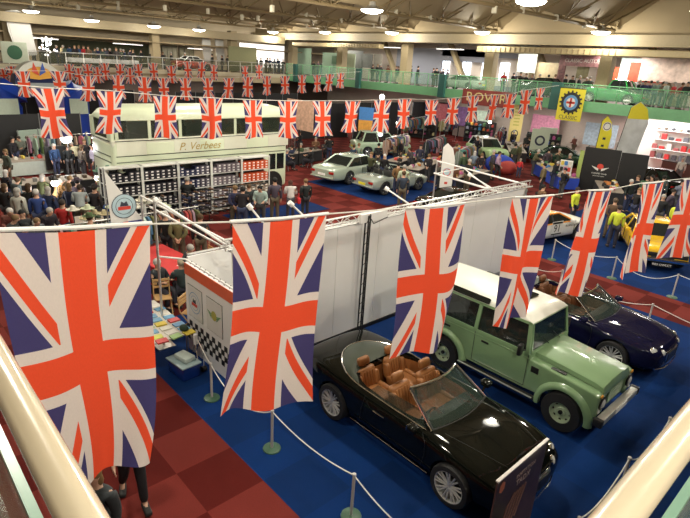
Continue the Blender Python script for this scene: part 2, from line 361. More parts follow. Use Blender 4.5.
# near rails
def near_rail(name,label,a,b,n):
    t=thing(name,label,'handrail')
    MB().tube([a,b],.033,M('cream_gloss_rail',(.50,.43,.31),.22,coat=.6,noise=.03),24).build('handrail',t,True)
    A=Vector(a);B=Vector(b);d=(B-A).normalized()
    inn=Vector((0,-.012,0)) if abs(d.x)>.5 else Vector((.012,0,0))
    L=(B-A).length; m=MB(); k=0; s=.45
    while s<L-1.6:
        p=A+d*s; q=A+d*(s+1.45); 
        lo=[Vector((p.x,p.y,ZF+.12)),Vector((q.x,q.y,ZF+.12)),Vector((q.x,q.y,5.36)),Vector((p.x,p.y,5.36))]
        m.add([v-inn for v in lo]+[v+inn for v in lo],[(0,1,2,3),(7,6,5,4),(0,4,5,1),(2,6,7,3),(1,5,6,2),(0,3,7,4)],M('near_glass',(.30,.42,.36),.06,noise=0,alpha=.45))
        MB().box(Vector((min(p.x,q.x),min(p.y,q.y),5.355))-Vector((.012,.012,0)),Vector((max(p.x,q.x),max(p.y,q.y),5.375))+Vector((.012,.012,0)),M('glass_edge',(.16,.28,.21),.3)).build('glass_top_edge',t)
        P=A+d*(s-.06); MB().tube([(P.x,P.y,ZF),(P.x,P.y,a[2]-.02)],.02,M('rail_post_metal',(.30,.31,.28),.4,.5),10).build('post',t,True)
        s+=1.6
    m.build('glass_panels',t); return t
near_rail('balcony_handrail','fat glossy cream handrail rising from the bottom left corner with green glass below',(7.49,-2.73,5.72),(-4,-2.73,5.72),9)
NR=near_rail('balcony_handrail','fat glossy cream handrail crossing the bottom right corner',(7.49,-2.73,5.72),(7.49,12,5.72),9)
MB().sph((7.49,-2.73,5.72),.036,M('cream_gloss_rail'),16,10).build('corner_cap',NR,True)

# strip lights over the galleries; those under the floors are added to light the stalls
def strip_light(P,L,ax,label,e,col=(1,.95,.86)):
    t=thing('strip_light',label,'ceiling light',P,0 if ax=='x' else PI/2,'gallery strip lights')
    MB().box((-L/2,-.14,0),(L/2,.14,.10),ALU,bev=.02).build('housing',t); MB().box((-L/2+.03,-.12,-.03),(L/2-.03,.12,0),LAMPW).build('tube_diffuser',t)
    MB().tube([(-L/3,0,.1),(-L/3,0,.45)],.012,GREY,5).build('hanger',t); MB().tube([(L/3,0,.1),(L/3,0,.45)],.012,GREY,5).build('hanger',t)
    ld=bpy.data.lights.new('strip_glow','AREA'); ld.shape='RECTANGLE'; ld.size=L; ld.size_y=.4; ld.energy=e; ld.color=col
    lo=bpy.data.objects.new('strip_glow',ld); COL.objects.link(lo); lo.parent=t; lo.location=(0,0,-.06)
for k,x in enumerate([-2,-10,-18,-26,-34,-42]): strip_light((x,41.5,8.2),3.2,'x','strip light under the roof of the right gallery, %s from the right'%ORD[k],560)
for k,y in enumerate([4,12,20,28]): strip_light((-50,y,6.9),3.0,'y','strip light under the roof of the left gallery, %s from the left'%ORD[k],230,(1,.88,.66))
for k,x in enumerate([-8,-15,-22,-30,-38]): strip_light((x,40.3,3.9),2.6,'x','added strip light below the right gallery floor, %s from the right'%ORD[k],200)
for k,y in enumerate([4,12,20,28]): strip_light((-47.5,y,3.9),2.6,'y','added strip light below the left gallery floor, %s from the left'%ORD[k],150)
# ================================================================ UNION FLAGS
def flag_mat():
    m=bpy.data.materials.new('union_flag_cloth'); m.use_nodes=True; nt=m.node_tree; N=nt.nodes; L=nt.links; b=N['Principled BSDF']
    b.inputs['Roughness'].default_value=.75; b.inputs['Specular IOR Level'].default_value=.25
    uv=N.new('ShaderNodeUVMap'); uv.uv_map='UVMap'; sp=N.new('ShaderNodeSeparateXYZ'); L.new(uv.outputs[0],sp.inputs[0])
    def mth(op,a,b_=None,c=None):
        n=N.new('ShaderNodeMath'); n.operation=op
        for i,v in enumerate((a,b_,c)):
            if v is None: continue
            if isinstance(v,(int,float)): n.inputs[i].default_value=v
            else: L.new(v,n.inputs[i])
        return n.outputs[0]
    # long side runs down the hanging flag: v -> x (-30..30), u -> y (-17..17)
    x=mth('MULTIPLY_ADD',sp.outputs['Y'],60,-30); y=mth('MULTIPLY_ADD',sp.outputs['X'],34,-17)
    ax=mth('ABSOLUTE',x); ay=mth('ABSOLUTE',y); k=math.hypot(34,60)
    da=mth('DIVIDE',mth('SUBTRACT',mth('MULTIPLY',x,34),mth('MULTIPLY',y,60)),k)
    db=mth('DIVIDE',mth('ADD',mth('MULTIPLY',x,34),mth('MULTIPLY',y,60)),k)
    wh=mth('LESS_THAN',mth('MINIMUM',mth('ABSOLUTE',da),mth('ABSOLUTE',db)),4.1)
    sx=mth('SIGN',x)
    a2=mth('MULTIPLY',da,sx); b2=mth('MULTIPLY',db,mth('MULTIPLY',sx,-1))
    def band(q): return mth('MULTIPLY',mth('GREATER_THAN',q,.15),mth('LESS_THAN',q,2.75))
    same=mth('GREATER_THAN',mth('MULTIPLY',x,y),0)
    rd=mth('ADD',mth('MULTIPLY',band(a2),same),mth('MULTIPLY',band(b2),mth('SUBTRACT',1,same)))
    wc=mth('LESS_THAN',mth('MINIMUM',ax,ay),6.6); rc=mth('LESS_THAN',mth('MINIMUM',ax,ay),4.0)
    def mix(f,c1,c2):
        n=N.new('ShaderNodeMix'); n.data_type='RGBA'; L.new(f,n.inputs['Factor'])
        for s,c in ((6,c1),(7,c2)):
            if isinstance(c,tuple): n.inputs[s].default_value=(*c,1)
            else: L.new(c,n.inputs[s])
        return n.outputs[2]
    W=(.66,.57,.53); Rr=(.74,.075,.028); B=(.050,.042,.135)
    c=mix(wh,B,W); c=mix(rd,c,Rr); c=mix(wc,c,W); c=mix(rc,c,Rr)
    nz=N.new('ShaderNodeTexNoise'); nz.inputs['Scale'].default_value=90; L.new(uv.outputs[0],nz.inputs['Vector'])
    mr=N.new('ShaderNodeMapRange'); mr.inputs['To Min'].default_value=.93; mr.inputs['To Max'].default_value=1.07; L.new(nz.outputs['Fac'],mr.inputs['Value'])
    vm=N.new('ShaderNodeVectorMath'); vm.operation='SCALE'; L.new(c,vm.inputs[0]); L.new(mr.outputs[0],vm.inputs['Scale'])
    L.new(vm.outputs[0],b.inputs['Base Color'])
    tr=N.new('ShaderNodeBsdfTranslucent'); L.new(vm.outputs[0],tr.inputs['Color']); ms=N.new('ShaderNodeMixShader'); ms.inputs[0].default_value=.3
    L.new(b.outputs[0],ms.inputs[1]); L.new(tr.outputs[0],ms.inputs[2]); L.new(ms.outputs[0],N['Material Output'].inputs[0])
    return m
FLAG=flag_mat()
def flag_mesh(TL,TR,BL,BR,nu=24,nv=40,amp=.03,seed=0,nrm=Vector((1,0,0)),flip=False,pinch=0,sag=.02,waves=2.2):
    rnd=random.Random(seed); ph=[rnd.uniform(0,6.28) for _ in range(6)]
    V=[];Fc=[];UV=[]
    TL,TR,BL,BR=map(Vector,(TL,TR,BL,BR))
    for j in range(nv+1):
        v=j/nv
        for i in range(nu+1):
            u=i/nu
            a=TL.lerp(TR,u); b=BL.lerp(BR,u); p=a.lerp(b,v)
            c=TL.lerp(TR,.5).lerp(BL.lerp(BR,.5),v)
            if pinch: p=p.lerp(c,pinch*math.sin(PI*v)*(abs(u-.5)*2))
            w=amp*(.25+v)*(math.sin(u*2*PI*waves/2+ph[0]+v*1.1)+.45*math.sin(u*2*PI*waves+ph[1]+v*2.2)+.3*math.sin(v*5+ph[2]+u*2))
            p=p+nrm*w+(TR-TL).normalized()*amp*1.1*v*math.sin(v*4.2+ph[4]+u*1.6)
            p.z-=sag*math.sin(PI*u)*(1-v) - amp*.9*v*math.sin(u*2*PI*1.1+ph[3])*.8
            V.append(p[:]); UV.append((1-u if flip else u,1-v))
    for j in range(nv):
        for i in range(nu):
            a=j*(nu+1)+i; Fc.append((a,a+1,a+nu+2,a+nu+1))
    me=bpy.data.meshes.new('flag'); me.from_pydata(V,[],Fc); uvl=me.uv_layers.new(name='UVMap')
    for lp in me.loops: uvl.data[lp.index].uv=UV[lp.vertex_index]
    me.materials.append(FLAG); me.polygons.foreach_set('use_smooth',[True]*len(me.polygons)); me.update(); return me
XS=4.72
near=[ # TL,TR,BR,BL pixels of the hung flags on the nearest line, all in the vertical plane of the line
 ((-12,232),(150,225),(148,455),(52,505),.040,'largest Union Jack hanging at the far left of the nearest line, above the left handrail'),
 ((231,223),(327,215),(308,401),(223,414),.050,'large Union Jack hung left of the black convertible, in front of the chequered stand'),
 ((407,209),(464,204),(447,343),(391,361),.045,'large Union Jack hanging over the tan seats of the black convertible'),
 ((514,198),(553,196),(524,318),(492,327),.055,'Union Jack hanging in front of the green off-roader roof'),
 ((588,191),(612,190),(586,292),(554,297),.05,'Union Jack hanging in front of the orange and white race car'),
 ((642,184),(663,182),(645,269),(621,277),.05,'Union Jack hanging in front of the yellow car bonnet'),
 ((684,180),(704,178),(690,256),(659,259),.030,'Union Jack at the right edge hanging over the yellow car'),
]
for k,(tl,tr_,br,bl,amp,lab) in enumerate(near):
    P=[atx(*q,XS) for q in (tl,tr_,br,bl)]
    if k>=4:   # the distant ones are swung round on the line: give them their full width along depth
        c=(P[0]+P[1])/2; 
    me=flag_mesh(P[0],P[1],P[3],P[2],30,50,amp,seed=k+3,waves=1.6 if k<3 else 2.4)
    t=link('union_flag',me,None,label=lab,cat='flag',group='large Union Jacks on the nearest line')
    q=MB(); q.tube([P[0]+Vector((0.004,-.01,.012)),P[0].lerp(P[1],.5)+Vector((0.004,0,.004)),P[1]+Vector((0.004,.01,.012))],.012,WHITE,6); q.build('hem_tape',t,True)
pts=[atx(x,y,XS) for x,y in [(-40,233),(-12,231),(150,224),(231,222),(280,220),(327,214),(407,208),(464,203),(514,197),(553,195),(588,190),(612,189),(642,183),(663,181),(684,178.5),(720,176)]]
MB().tube(pts,.006,M('white_cord',(.75,.72,.66),.7),6).build('flag_line',None,True,label='white cord carrying the nearest row of large flags',cat='cord')
# far rows
PROT=[]
for s in range(6):
    rnd=random.Random(s); tw=(s-2.5)*.05
    w=.45; me=flag_mesh((0,-w,0),(0,w,0),(rnd.uniform(-.05,.05),-w+tw*1.2,-1.5),(rnd.uniform(-.05,.05),w+tw*.9,-1.5),14,20,.045,seed=40+s,pinch=.18,waves=1.8); PROT.append(me)
def row(X,items,group,desc,cordname):
    last=None; top=[]
    for k,(px,py,yb) in enumerate(items):
        P=atx(px,py,X)
        # scale from the height the picture shows
        Q=Vector((P.x,P.y,P.z-1.5)); hh=pr(Q)[1]-pr(P)[1]; sc=max(.75,min(1.25,(yb-py)/hh))
        ang=random.uniform(-.25,.25)-.35*(px/690)
        o=link('union_flag',PROT[(k*7+len(items))%6],None,(P.x,P.y,P.z),ang,None,desc%(ORD[k]),'flag',group,scale=sc)
        top.append(P)
    a,b=top[0],top[-1]
    pts=[a+Vector((0,-3,.25))]+[p+Vector((0,0,.01)) for p in top]+[b+Vector((0,2.5,.2))]
    MB().tube(pts,.012,M('white_cord'),5).build('flag_line',None,True,label=cordname,cat='cord')
row(-11.3,[(47,88,138),(110,91,133),(165,96,138),(211,98,138),(253,100,138),(288,101,138),(322,101,136),(353,101,132),(383,100,132),(405,99,128),(432,100,125),(454,98,124),(473,96,122),(495,95,120),(511,94,118),(527,90,114),(541,88,110)],
  'Union Jacks on the middle line','Union Jack on the middle line crossing before the bus, %s from the left','thin cord carrying the middle line of Union Jacks before the cream bus')
row(-30.5,[(22,71,97),(57,71,97),(88,76,101),(118,75,99),(144,77,102),(163,78,101),(185,78,100),(207,78,99),(229,78,98),(248,77,97),(267,76,95),(285,76,94),(302,75,93),(317,75,92),(330,74,91),(341,73,88)],
  'Union Jacks on the far line','small Union Jack on the far line behind the bus roof, %s from the left','thin cord carrying the far line of small Union Jacks behind the bus')
row(-43.2,[(2,68,83),(11,66,82),(69,64,80),(78,68,84),(87,64,80),(97,67,83),(104,63,80),(120,64,80),(130,68,84),(138,64,80),(153,63,80),(171,66,83),(187,62,78),(202,62,78),(214,65,80),(245,66,80),(259,65,79)],
  'Union Jacks along the gallery','tiny Union Jack on the line below the left gallery, %s from the left','thin cord carrying the line of tiny Union Jacks below the left gallery')
# ================================================================ PEOPLE
def skin(verts,edges,name,sub=1,mat=None,root=0):
    me=bpy.data.meshes.new(name); me.from_pydata([v[:3] for v in verts],edges,[]); o=tmp(me)
    o.modifiers.new('s','SKIN'); sk=me.skin_vertices[0].data
    for i,v in enumerate(verts):
        r=v[3]; sk[i].radius=(r,r) if not isinstance(r,tuple) else r; sk[i].use_root=(i==root)
    if sub: m=o.modifiers.new('u','SUBSURF'); m.levels=sub
    out=evalmesh(o); out.name=name; kill(o)
    out.materials.clear(); out.materials.append(mat); out.polygons.foreach_set('use_smooth',[True]*len(out.polygons)); return out
def pose_pts(p):
    J=dict(pel=(0,0,.93),wai=(0,0,1.08),che=(0,0,1.27),uch=(-.01,0,1.40),nec=(0,0,1.49),hb=(.02,0,1.565),hm=(.02,0,1.645),ht=(.01,0,1.70))
    for s,n in ((1,'l'),(-1,'r')):
        J['sh'+n]=(-.01,s*.185,1.40); J['el'+n]=(-.02,s*.245,1.13); J['wr'+n]=(.05,s*.25,.88); J['hand'+n]=(.07,s*.25,.80)
        J['hi'+n]=(0,s*.09,.90); J['kn'+n]=(.02,s*.11,.49); J['an'+n]=(0,s*.12,.085); J['to'+n]=(.16,s*.14,.04)
    if p=='browse':
        for n,s in (('l',1),('r',-1)):
            J['el'+n]=(.10,s*.25,1.15); J['wr'+n]=(.33,s*.17,1.12); J['hand'+n]=(.41,s*.15,1.10)
        for k,dx,dz in (('wai',.02,0),('che',.06,-.01),('uch',.10,-.02),('nec',.14,-.04),('hb',.17,-.05),('hm',.19,-.055),('ht',.18,-.05),('shl',.10,-.02),('shr',.10,-.02)):
            x,y,z=J[k]; J[k]=(x+dx,y,z+dz)
    if p=='behind':
        for n,s in (('l',1),('r',-1)): J['el'+n]=(-.14,s*.25,1.14); J['wr'+n]=(-.17,s*.07,.98); J['hand'+n]=(-.18,s*.0+.03*s,.93)
    if p=='walk':
        J['knl']=(.17,.10,.52); J['anl']=(.22,.11,.10); J['tol']=(.38,.12,.06); J['knr']=(-.05,-.10,.50); J['anr']=(-.30,-.11,.16); J['tor']=(-.20,-.13,.03)
        J['wrl']=(-.16,.26,.90); J['handl']=(-.18,.26,.82); J['wrr']=(.17,-.25,.92); J['handr']=(.22,-.25,.85)
    if p=='camera':
        J['ell']=(.08,.26,1.18); J['wrl']=(.24,.10,1.38); J['handl']=(.29,.07,1.43); J['elr']=(.08,-.26,1.18); J['wrr']=(.24,-.10,1.38); J['handr']=(.29,-.07,1.43)
    if p=='lean':
        for k in J:
            x,y,z=J[k]
            if z>.98 and not k.startswith(('kn','an','to')): J[k]=(x+(z-.95)*.45,y,z-(z-.95)*.12)
        for n,s in (('l',1),('r',-1)): J['el'+n]=(.30,s*.24,1.05); J['wr'+n]=(.45,s*.2,.84); J['hand'+n]=(.52,s*.18,.80)
    if p=='sit':
        dz=-.45
        for k in J:
            x,y,z=J[k]
            if not k.startswith(('kn','an','to','hi')): J[k]=(x,y,z+dz)
        for n,s in (('l',1),('r',-1)):
            J['hi'+n]=(.02,s*.10,.47); J['kn'+n]=(.44,s*.13,.50); J['an'+n]=(.44,s*.13,.085); J['to'+n]=(.60,s*.15,.04)
            J['el'+n]=(.08,s*.25,.74); J['wr'+n]=(.28,s*.16,.74); J['hand'+n]=(.36,s*.14,.76)
    return J
def make_person(p,long_hair=False):
    J=pose_pts(p); V=[];E=[];I={}
    def a(k,r,c=None,co=None): I[k]=len(V); V.append((*(co or J[k]),r)); 
    def add(k,r,prev,co=None): a(k,r,co=co); E.append((I[prev],I[k]))
    a('pel',(.125,.095)); add('wai',(.115,.09),'pel'); add('che',(.125,.095),'wai'); add('uch',(.095,.08),'che'); add('nec',.058,'uch'); add('hb',.068,'nec'); add('hm',.092,'hb'); add('ht',.072,'hm')
    h=Vector(J['hm']); add('nose',.016,'hm',tuple(h+Vector((.108,0,-.012)))); 
    add('earl',.018,'hm',tuple(h+Vector((-.005,.092,0)))); add('earr',.018,'hm',tuple(h+Vector((-.005,-.092,0))))
    for n in 'lr':
        add('sh'+n,.050,'uch'); add('el'+n,.036,'sh'+n); add('wr'+n,.028,'el'+n); add('hand'+n,.036,'wr'+n)
        hd=Vector(J['hand'+n]); dr=(hd-Vector(J['wr'+n])).normalized(); sd=Vector((0,1,0)) if abs(dr.y)<.8 else Vector((1,0,0)); sd=(sd-dr*sd.dot(dr)).normalized()
        if abs(dr.z)>.8: sd=Vector((1,0,0)); sd=(sd-dr*sd.dot(dr)).normalized()
        up=dr.cross(sd); sg=1 if n=='l' else -1
        for q,(o,l) in enumerate(((-.03,.055),(-.01,.068),(.01,.064),(.03,.05))):
            add('f%s%d'%(n,q),.0095,'hand'+n,tuple(hd+dr*.045+sd*o)); add('g%s%d'%(n,q),.0085,'f%s%d'%(n,q),tuple(hd+dr*(.045+l*.85)+sd*o*1.15+up*.014*sg))
        add('th'+n,.011,'hand'+n,tuple(hd+sd*.05+dr*.01)); add('tt'+n,.009,'th'+n,tuple(hd+sd*.062+dr*.045))
        add('hi'+n,.08,'pel'); add('kn'+n,.05,'hi'+n); add('an'+n,.04,'kn'+n); add('to'+n,.034,'an'+n)
    body=skin(V,E,'body',1,SKIN)
    # jacket
    V2=[];E2=[];I2={}
    def add2(k,r,prev=None,co=None):
        I2[k]=len(V2); V2.append((*(co or J[k]),r)); 
        if prev: E2.append((I2[prev],I2[k]))
    lo=Vector(J['pel'])+Vector((0,0,-.06 if p!='sit' else .0))
    add2('pel',(.20,.155),None,tuple(lo)); add2('wai',(.175,.14),'pel'); add2('che',(.19,.15),'wai'); add2('uch',(.165,.125),'che')
    nk=Vector(J['uch']).lerp(Vector(J['nec']),.75); add2('nk',.085,'uch',tuple(nk))
    for n in 'lr':
        add2('sh'+n,.10,'uch'); add2('el'+n,.068,'sh'+n); w=Vector(J['el'+n]).lerp(Vector(J['wr'+n]),.95); add2('wr'+n,.052,'el'+n,tuple(w))
    jk=skin(V2,E2,'jacket',1,CLOTH)
    V3=[];E3=[];I3={}
    def add3(k,r,prev=None,co=None):
        I3[k]=len(V3); V3.append((*(co or J[k]),r))
        if prev: E3.append((I3[prev],I3[k]))
    add3('pel',(.17,.13)); 
    for n in 'lr': add3('hi'+n,.115,'pel'); add3('kn'+n,.082,'hi'+n); add3('an'+n,.066,'kn'+n)
    tr=skin(V3,E3,'trousers',1,CLOTH)
    # hair cap
    hb=MB(); hm=Vector(J['hm'])
    hb.sph(hm+Vector((-.022,0,.028)),(.108,.104,.105),CLOTH,12,8)
    if long_hair: hb.sph(hm+Vector((-.055,0,-.09)),(.07,.105,.13),CLOTH,10,6)
    hair=hb.mesh('hair',True,80)
    sb=MB()
    shs=[]
    for n in 'lr':
        m=MB(); A=Vector(J['an'+n]); T=Vector(J['to'+n]); c=(A*.35+T*.65); 
        ang=math.atan2((T-A).y,(T-A).x); Mx=Matrix.Translation((c.x,c.y,max(.0,min(A.z,T.z)-.04)))@Matrix.Rotation(ang,4,'Z')
        m.box((-.15,-.052,0),(.13,.052,.085),CLOTH,Mx,bev=.03); shs.append(m.mesh('shoe',True,60))
    eb=MB()
    for s in (-1,1): eb.sph(hm+Vector((.086,s*.034,.015)),.012,BLACK,6,4)
    eb.sph(hm+Vector((.088,0,-.048)),(.008,.026,.006),M('lips',(.35,.12,.10),.6),6,4)
    eyes=eb.mesh('facial_features')
    root=bpy.data.objects.new('person',None); COL.objects.link(root)
    for nm,me in (('body',body),('jacket',jk),('trousers',tr),('hair',hair),('shoe',shs[0]),('shoe',shs[1]),('facial_features',eyes)):
        o=link(nm,me,root)
    root['hm']=list(hm)
    return root
PROTO={p:make_person(p) for p in ('stand','browse','behind','walk','camera','lean','sit')}
PROTO['woman']=make_person('stand',True); PROTO['womanb']=make_person('browse',True)
hatm=MB().lathe([(.001,.10),(.07,.105),(.095,.07),(.10,.0),(.19,.0),(.20,.012),(.19,.015)],CLOTH,16).mesh('hat',True,50)
capm=MB().sph((0,0,0),(.115,.11,.06),CLOTH,12,6).box((.07,-.07,-.02),(.17,.07,-.005),CLOTH,bev=.005).mesh('hat',True,50)
bagm=MB().box((-.07,-.16,-.14),(.07,.16,.12),CLOTH,bev=.04).tube([(0,-.12,.1),(0,-.08,.3),(0,.08,.3),(0,.12,.1)],.012,CLOTH,6).mesh('handbag',True,50)
PEOPLE=[]
OBST=[]
def gather_obstacles():
    bpy.context.view_layer.update()
    OBST.clear()
    for o in COL.objects:
        if o.parent or o.get('kind') or not o.get('category') or o.get('category') in ('flag','cord','person','rope','roof truss','ceiling light','railing','handrail','truss','spotlight','duct','garment','plate','poster'): continue
        if o.get('label','').startswith('aluminium frame post'): continue
        mi=o.matrix_world.inverted(); lo=[1e9]*3; hi=[-1e9]*3
        st=[o]+list(o.children)
        for c in st:
            if c.type!='MESH': continue
            for b in c.bound_box:
                p=mi@(c.matrix_world@Vector(b))
                for i in range(3): lo[i]=min(lo[i],p[i]); hi[i]=max(hi[i],p[i])
        if lo[0]>1e8: continue
        OBST.append((mi,lo,hi,o.location.copy(),o.name))
def blocked(P,z0,m=.24,half=None,yaw=0):
    pts=[P] if not half else [P+Vector((math.cos(yaw)*a*half[0]-math.sin(yaw)*b*half[1],math.sin(yaw)*a*half[0]+math.cos(yaw)*b*half[1],0)) for a in (-1,0,1) for b in (-1,-.75,-.5,-.25,0,.25,.5,.75,1)]
    for mi,lo,hi,loc,nm in OBST:
        if (loc.xy-P.xy).length>9: continue
        for q in pts:
            for z in (z0+.3,z0+.9,z0+1.4):
                l=mi@Vector((q.x,q.y,z))
                if all(lo[i]-m<l[i]<hi[i]+m for i in range(3)): return True
    return False
def free_spot(P,z0=0,half=None,yaw=0,r=.5):
    d=Vector((P.x-CAM[0],P.y-CAM[1],0)).normalized(); sd=Vector((-d.y,d.x,0))
    cand=[(0,0)]+[(k*s*.2,0) for k in range(1,9) for s in (-1,1)]+[(k*s*.2,l) for k in range(0,9) for s in (-1,1) for l in (-.3,.3)]+[(k*s*.4,l) for k in range(0,11) for s in (-1,1) for l in (-.7,.7)]+[(k*s*.5,l) for k in range(0,12) for s in (-1,1) for l in (-1.2,1.2,0)]
    for a,b in cand:
        Q=P+d*a+sd*b
        if not half and any(abs(e[1][2]-z0)<.5 and (Vector(e[1]).xy-Q.xy).length<r for e in PEOPLE): continue
        if z0<1 and (Q.y>(42.2 if half else 43.1) or Q.x<-49.5): continue
        if z0>1 and (Q.y>46.4 or Q.x<-53.2): continue
        if blocked(Q,z0,.24 if not half else .1,half,yaw): continue
        if z0>1 and not (Q.y>36.75 and Q.y<46.5 and Q.x>-45 or Q.x<-45.6 and Q.x>-53): continue
        return Q
    return P
def person(loc,yaw=0,pose='stand',j=(.03,.03,.035),t=(.03,.035,.06),h=(.06,.04,.025),sc=1.0,label=None,group=None,hat=None,hatc=None,bag=None,place=None,desc=None):
    r=copy_tree(PROTO[pose],None,{'jacket':j,'trousers':t,'hair':h,'shoe':(.02,.02,.02)})
    r.name='person'; r.location=loc; r.rotation_euler=(0,0,yaw); r.scale=(sc,sc,sc)
    r['category']='person'
    hm=Vector(PROTO[pose]['hm'])
    if hat:
        link('hat',hatm if hat=='brim' else capm,r,hm+Vector((-.01,0,.055 if hat=='brim' else .07)),0,hatc or j)
    if bag: link('handbag',bagm,r,(0.02,-.36,.86),PI/2,bag)
    if 'hm' in r: del r['hm']
    PEOPLE.append([r,loc,label,place,desc,group]); return r
COLN=[((.012,.012,.014),'black'),((.02,.03,.07),'navy'),((.06,.06,.065),'dark grey'),((.12,.10,.06),'khaki'),((.16,.08,.04),'brown'),((.05,.08,.04),'olive green'),((.02,.05,.16),'blue'),((.35,.02,.02),'red'),((.42,.38,.32),'cream'),((.20,.21,.24),'grey')]
HAIR=[(.03,.02,.015),(.08,.045,.02),(.35,.33,.30),(.5,.48,.45),(.18,.11,.05),(.01,.01,.01)]
def crowd(pts,place,z0=0,zh=1.68,plane=None,face=None,poses=('stand','browse','stand','behind','camera','woman','walk'),dark=.6,group=None):
    for q in pts:
        px,py=q[0],q[1]; ci=q[2] if len(q)>2 else (random.choice((0,0,1,2,2)) if random.random()<dark else random.randrange(10))
        yaw=(q[3] if len(q)>3 and q[3] is not None else None)
        if plane: P=plane(px,py)
        else: P=at(px,py,z0+zh)
        ya=yaw if yaw is not None else ((face+random.uniform(-.7,.7)) if face is not None else random.uniform(0,6.28))
        po=q[4] if len(q)>4 else random.choice(poses)
        hx=Vector(PROTO[po]['hm']); 
        col,nm=COLN[ci]; tc=random.choice([(.02,.02,.025),(.03,.04,.09),(.03,.04,.09),(.10,.08,.05),(.05,.05,.055)])
        c2=tuple(max(.004,c*random.uniform(.75,1.3)) for c in col)
        hat=q[5] if len(q)>5 else None
        P=free_spot(Vector((P.x,P.y,z0)),z0)
        person((P.x,P.y,z0),ya,po,c2,tc,random.choice(HAIR),random.uniform(.95,1.04) if zh>1.4 else 1,place=place,desc=nm+(' coat' if ci in(0,2,4) else ' jacket' if ci in (1,5,9) else ' top'),group=group or 'visitors '+place,hat=hat)
def finish_people():
    from collections import defaultdict
    D=defaultdict(list)
    for e in PEOPLE:
        r,loc,label,place,desc,group=e
        if label: r['label']=label; 
        else: D[(place,desc)].append(e)
        if group and not label: r['group']=group
    for (place,desc),L in D.items():
        L.sort(key=lambda e:pr(Vector(e[1])+Vector((0,0,1.5)))[0])
        for i,e in enumerate(L):
            pos='' if len(L)==1 else ', %s from left'%ORD[min(i,29)]
            e[0]['label']='person in %s %s%s'%(desc,place,pos)
            r=e[0]
# ================================================================ CARS
def loft_body(name,st,mat,cuts=(),level=2,taper=.93,tumble=.72):
    V=[];Fc=[];n=16
    for (x,zl,zb,zt,w) in st:
        half=[(0,zl),(w*.85,zl),(w*.965,zl+.10*(zb-zl)/.6),(w,zl+.45*(zb-zl)),(w*.985,zl+.82*(zb-zl)),(w*taper,zb),(w*tumble,zb+.65*(zt-zb)),(w*.38,zt),(0,zt)]
        ring=half+[(-y,z) for y,z in half[-2:0:-1]]
        V+=[(x,y,z) for y,z in ring]
    K=len(st)
    for i in range(K-1):
        for j in range(n): Fc.append((i*n+j,i*n+(j+1)%n,(i+1)*n+(j+1)%n,(i+1)*n+j))
    # capped ends as quad strips
    for base in (0,(K-1)*n):
        for j in range(7): Fc.append((base+j+1,base+j,base+(n-j)%n,base+n-j-1) if j else (base+1,base,base+n-1))
        Fc.append((base+8,base+7,base+9))
    mb=MB(); mb.add(V,Fc,mat); me=mb.mesh(name,True,60)
    o=tmp(me); s=o.modifiers.new('s','SUBSURF'); s.levels=level
    tl=[]
    for k,c in enumerate(cuts):
        co=tmp(c); tl.append(co); b=o.modifiers.new('b%d'%k,'BOOLEAN'); b.operation='DIFFERENCE'; b.solver='EXACT'; b.object=co
    out=evalmesh(o); kill(o)
    for c in tl: kill(c)
    while len(out.materials)>1: out.materials.pop()
    shade(out,40); out.name=name; return out
def cyl_cut(x,y0,y1,z,r,mat=None):
    m=MB(); m.lathe([(.0001,y0),(r,y0),(r,y1),(.0001,y1)],mat or BLACK,32,Matrix.Translation((x,0,z))@Matrix.Rotation(-PI/2,4,'X')); return m.mesh('cut')
_W={}
def wheel_mesh(style,r,w):
    key=(style,r,w)
    if key in _W: return _W[key]
    T=Matrix.Rotation(-PI/2,4,'X')  # local z -> +y (outer side)
    rr=r*(.74 if style in('spoke','alloy') else .53)
    t=MB(); t.lathe([(rr*.98,-w/2),(r*.93,-w/2),(r,-w*.33),(r,w*.33),(r*.955,w*.47),(rr*1.02,w/2),(rr*.97,w*.42),(rr*.97,-w*.3)],RUB,32,T)
    tm=t.mesh('tyre',True,50)
    m=MB(); rm=M('alloy_bright',(.72,.72,.70),.38,.55,noise=.02) if style=='spoke' else M('alloy_silver',(.5,.5,.5),.25,.9) if style=='alloy' else M('steel_wheel',(.42,.52,.36),.4)
    m.lathe([(rr*.99,w*.46),(rr*.93,w*.42),(rr*.90,w*.1),(rr*.90,-w*.35)],rm,32,T)
    m.lathe([(.001,-.02),(rr*.9,-.02)],M('brake_dark',(.03,.03,.03),.5,.4),24,T)
    if style in('spoke','alloy'):
        n=9 if style=='spoke' else 7
        m.lathe([(.001,w*.36),(r*.12,w*.34),(r*.15,w*.2),(r*.1,0)],rm,16,T)
        for k in range(n):
            for o in (-.09,.09):
                a=2*PI*k/n+o*.9; b=2*PI*k/n+o*1.5
                p=Vector((r*.1*math.cos(a),w*.30,r*.1*math.sin(a))); q=Vector((rr*.94*math.cos(b),w*.40,rr*.94*math.sin(b)))
                m.tube([p,q],[r*.05,r*.038],rm,6)
    else:
        m.lathe([(.001,w*.25),(r*.2,w*.25),(r*.22,w*.1),(r*.42,w*.05),(rr*.9,w*.3)],rm,24,T)
        m.lathe([(.001,w*.42),(r*.1,w*.40),(r*.11,w*.2)],BLACK,16,T)
        for k in range(8):
            a=2*PI*k/8; m.sph((r*.44*math.cos(a),w*.13,r*.44*math.sin(a)),(.03,.012,.03),BLACK,8,4)
    _W[key]=(tm,m.mesh('rim',True,35)); return _W[key]
def wheel(parent,x,y,r,w,style):
    tm,rm=wheel_mesh(style,r,w); o=link('wheel',tm,parent,(x,y,r+.012),0 if y>0 else PI); link('rim',rm,o); return o
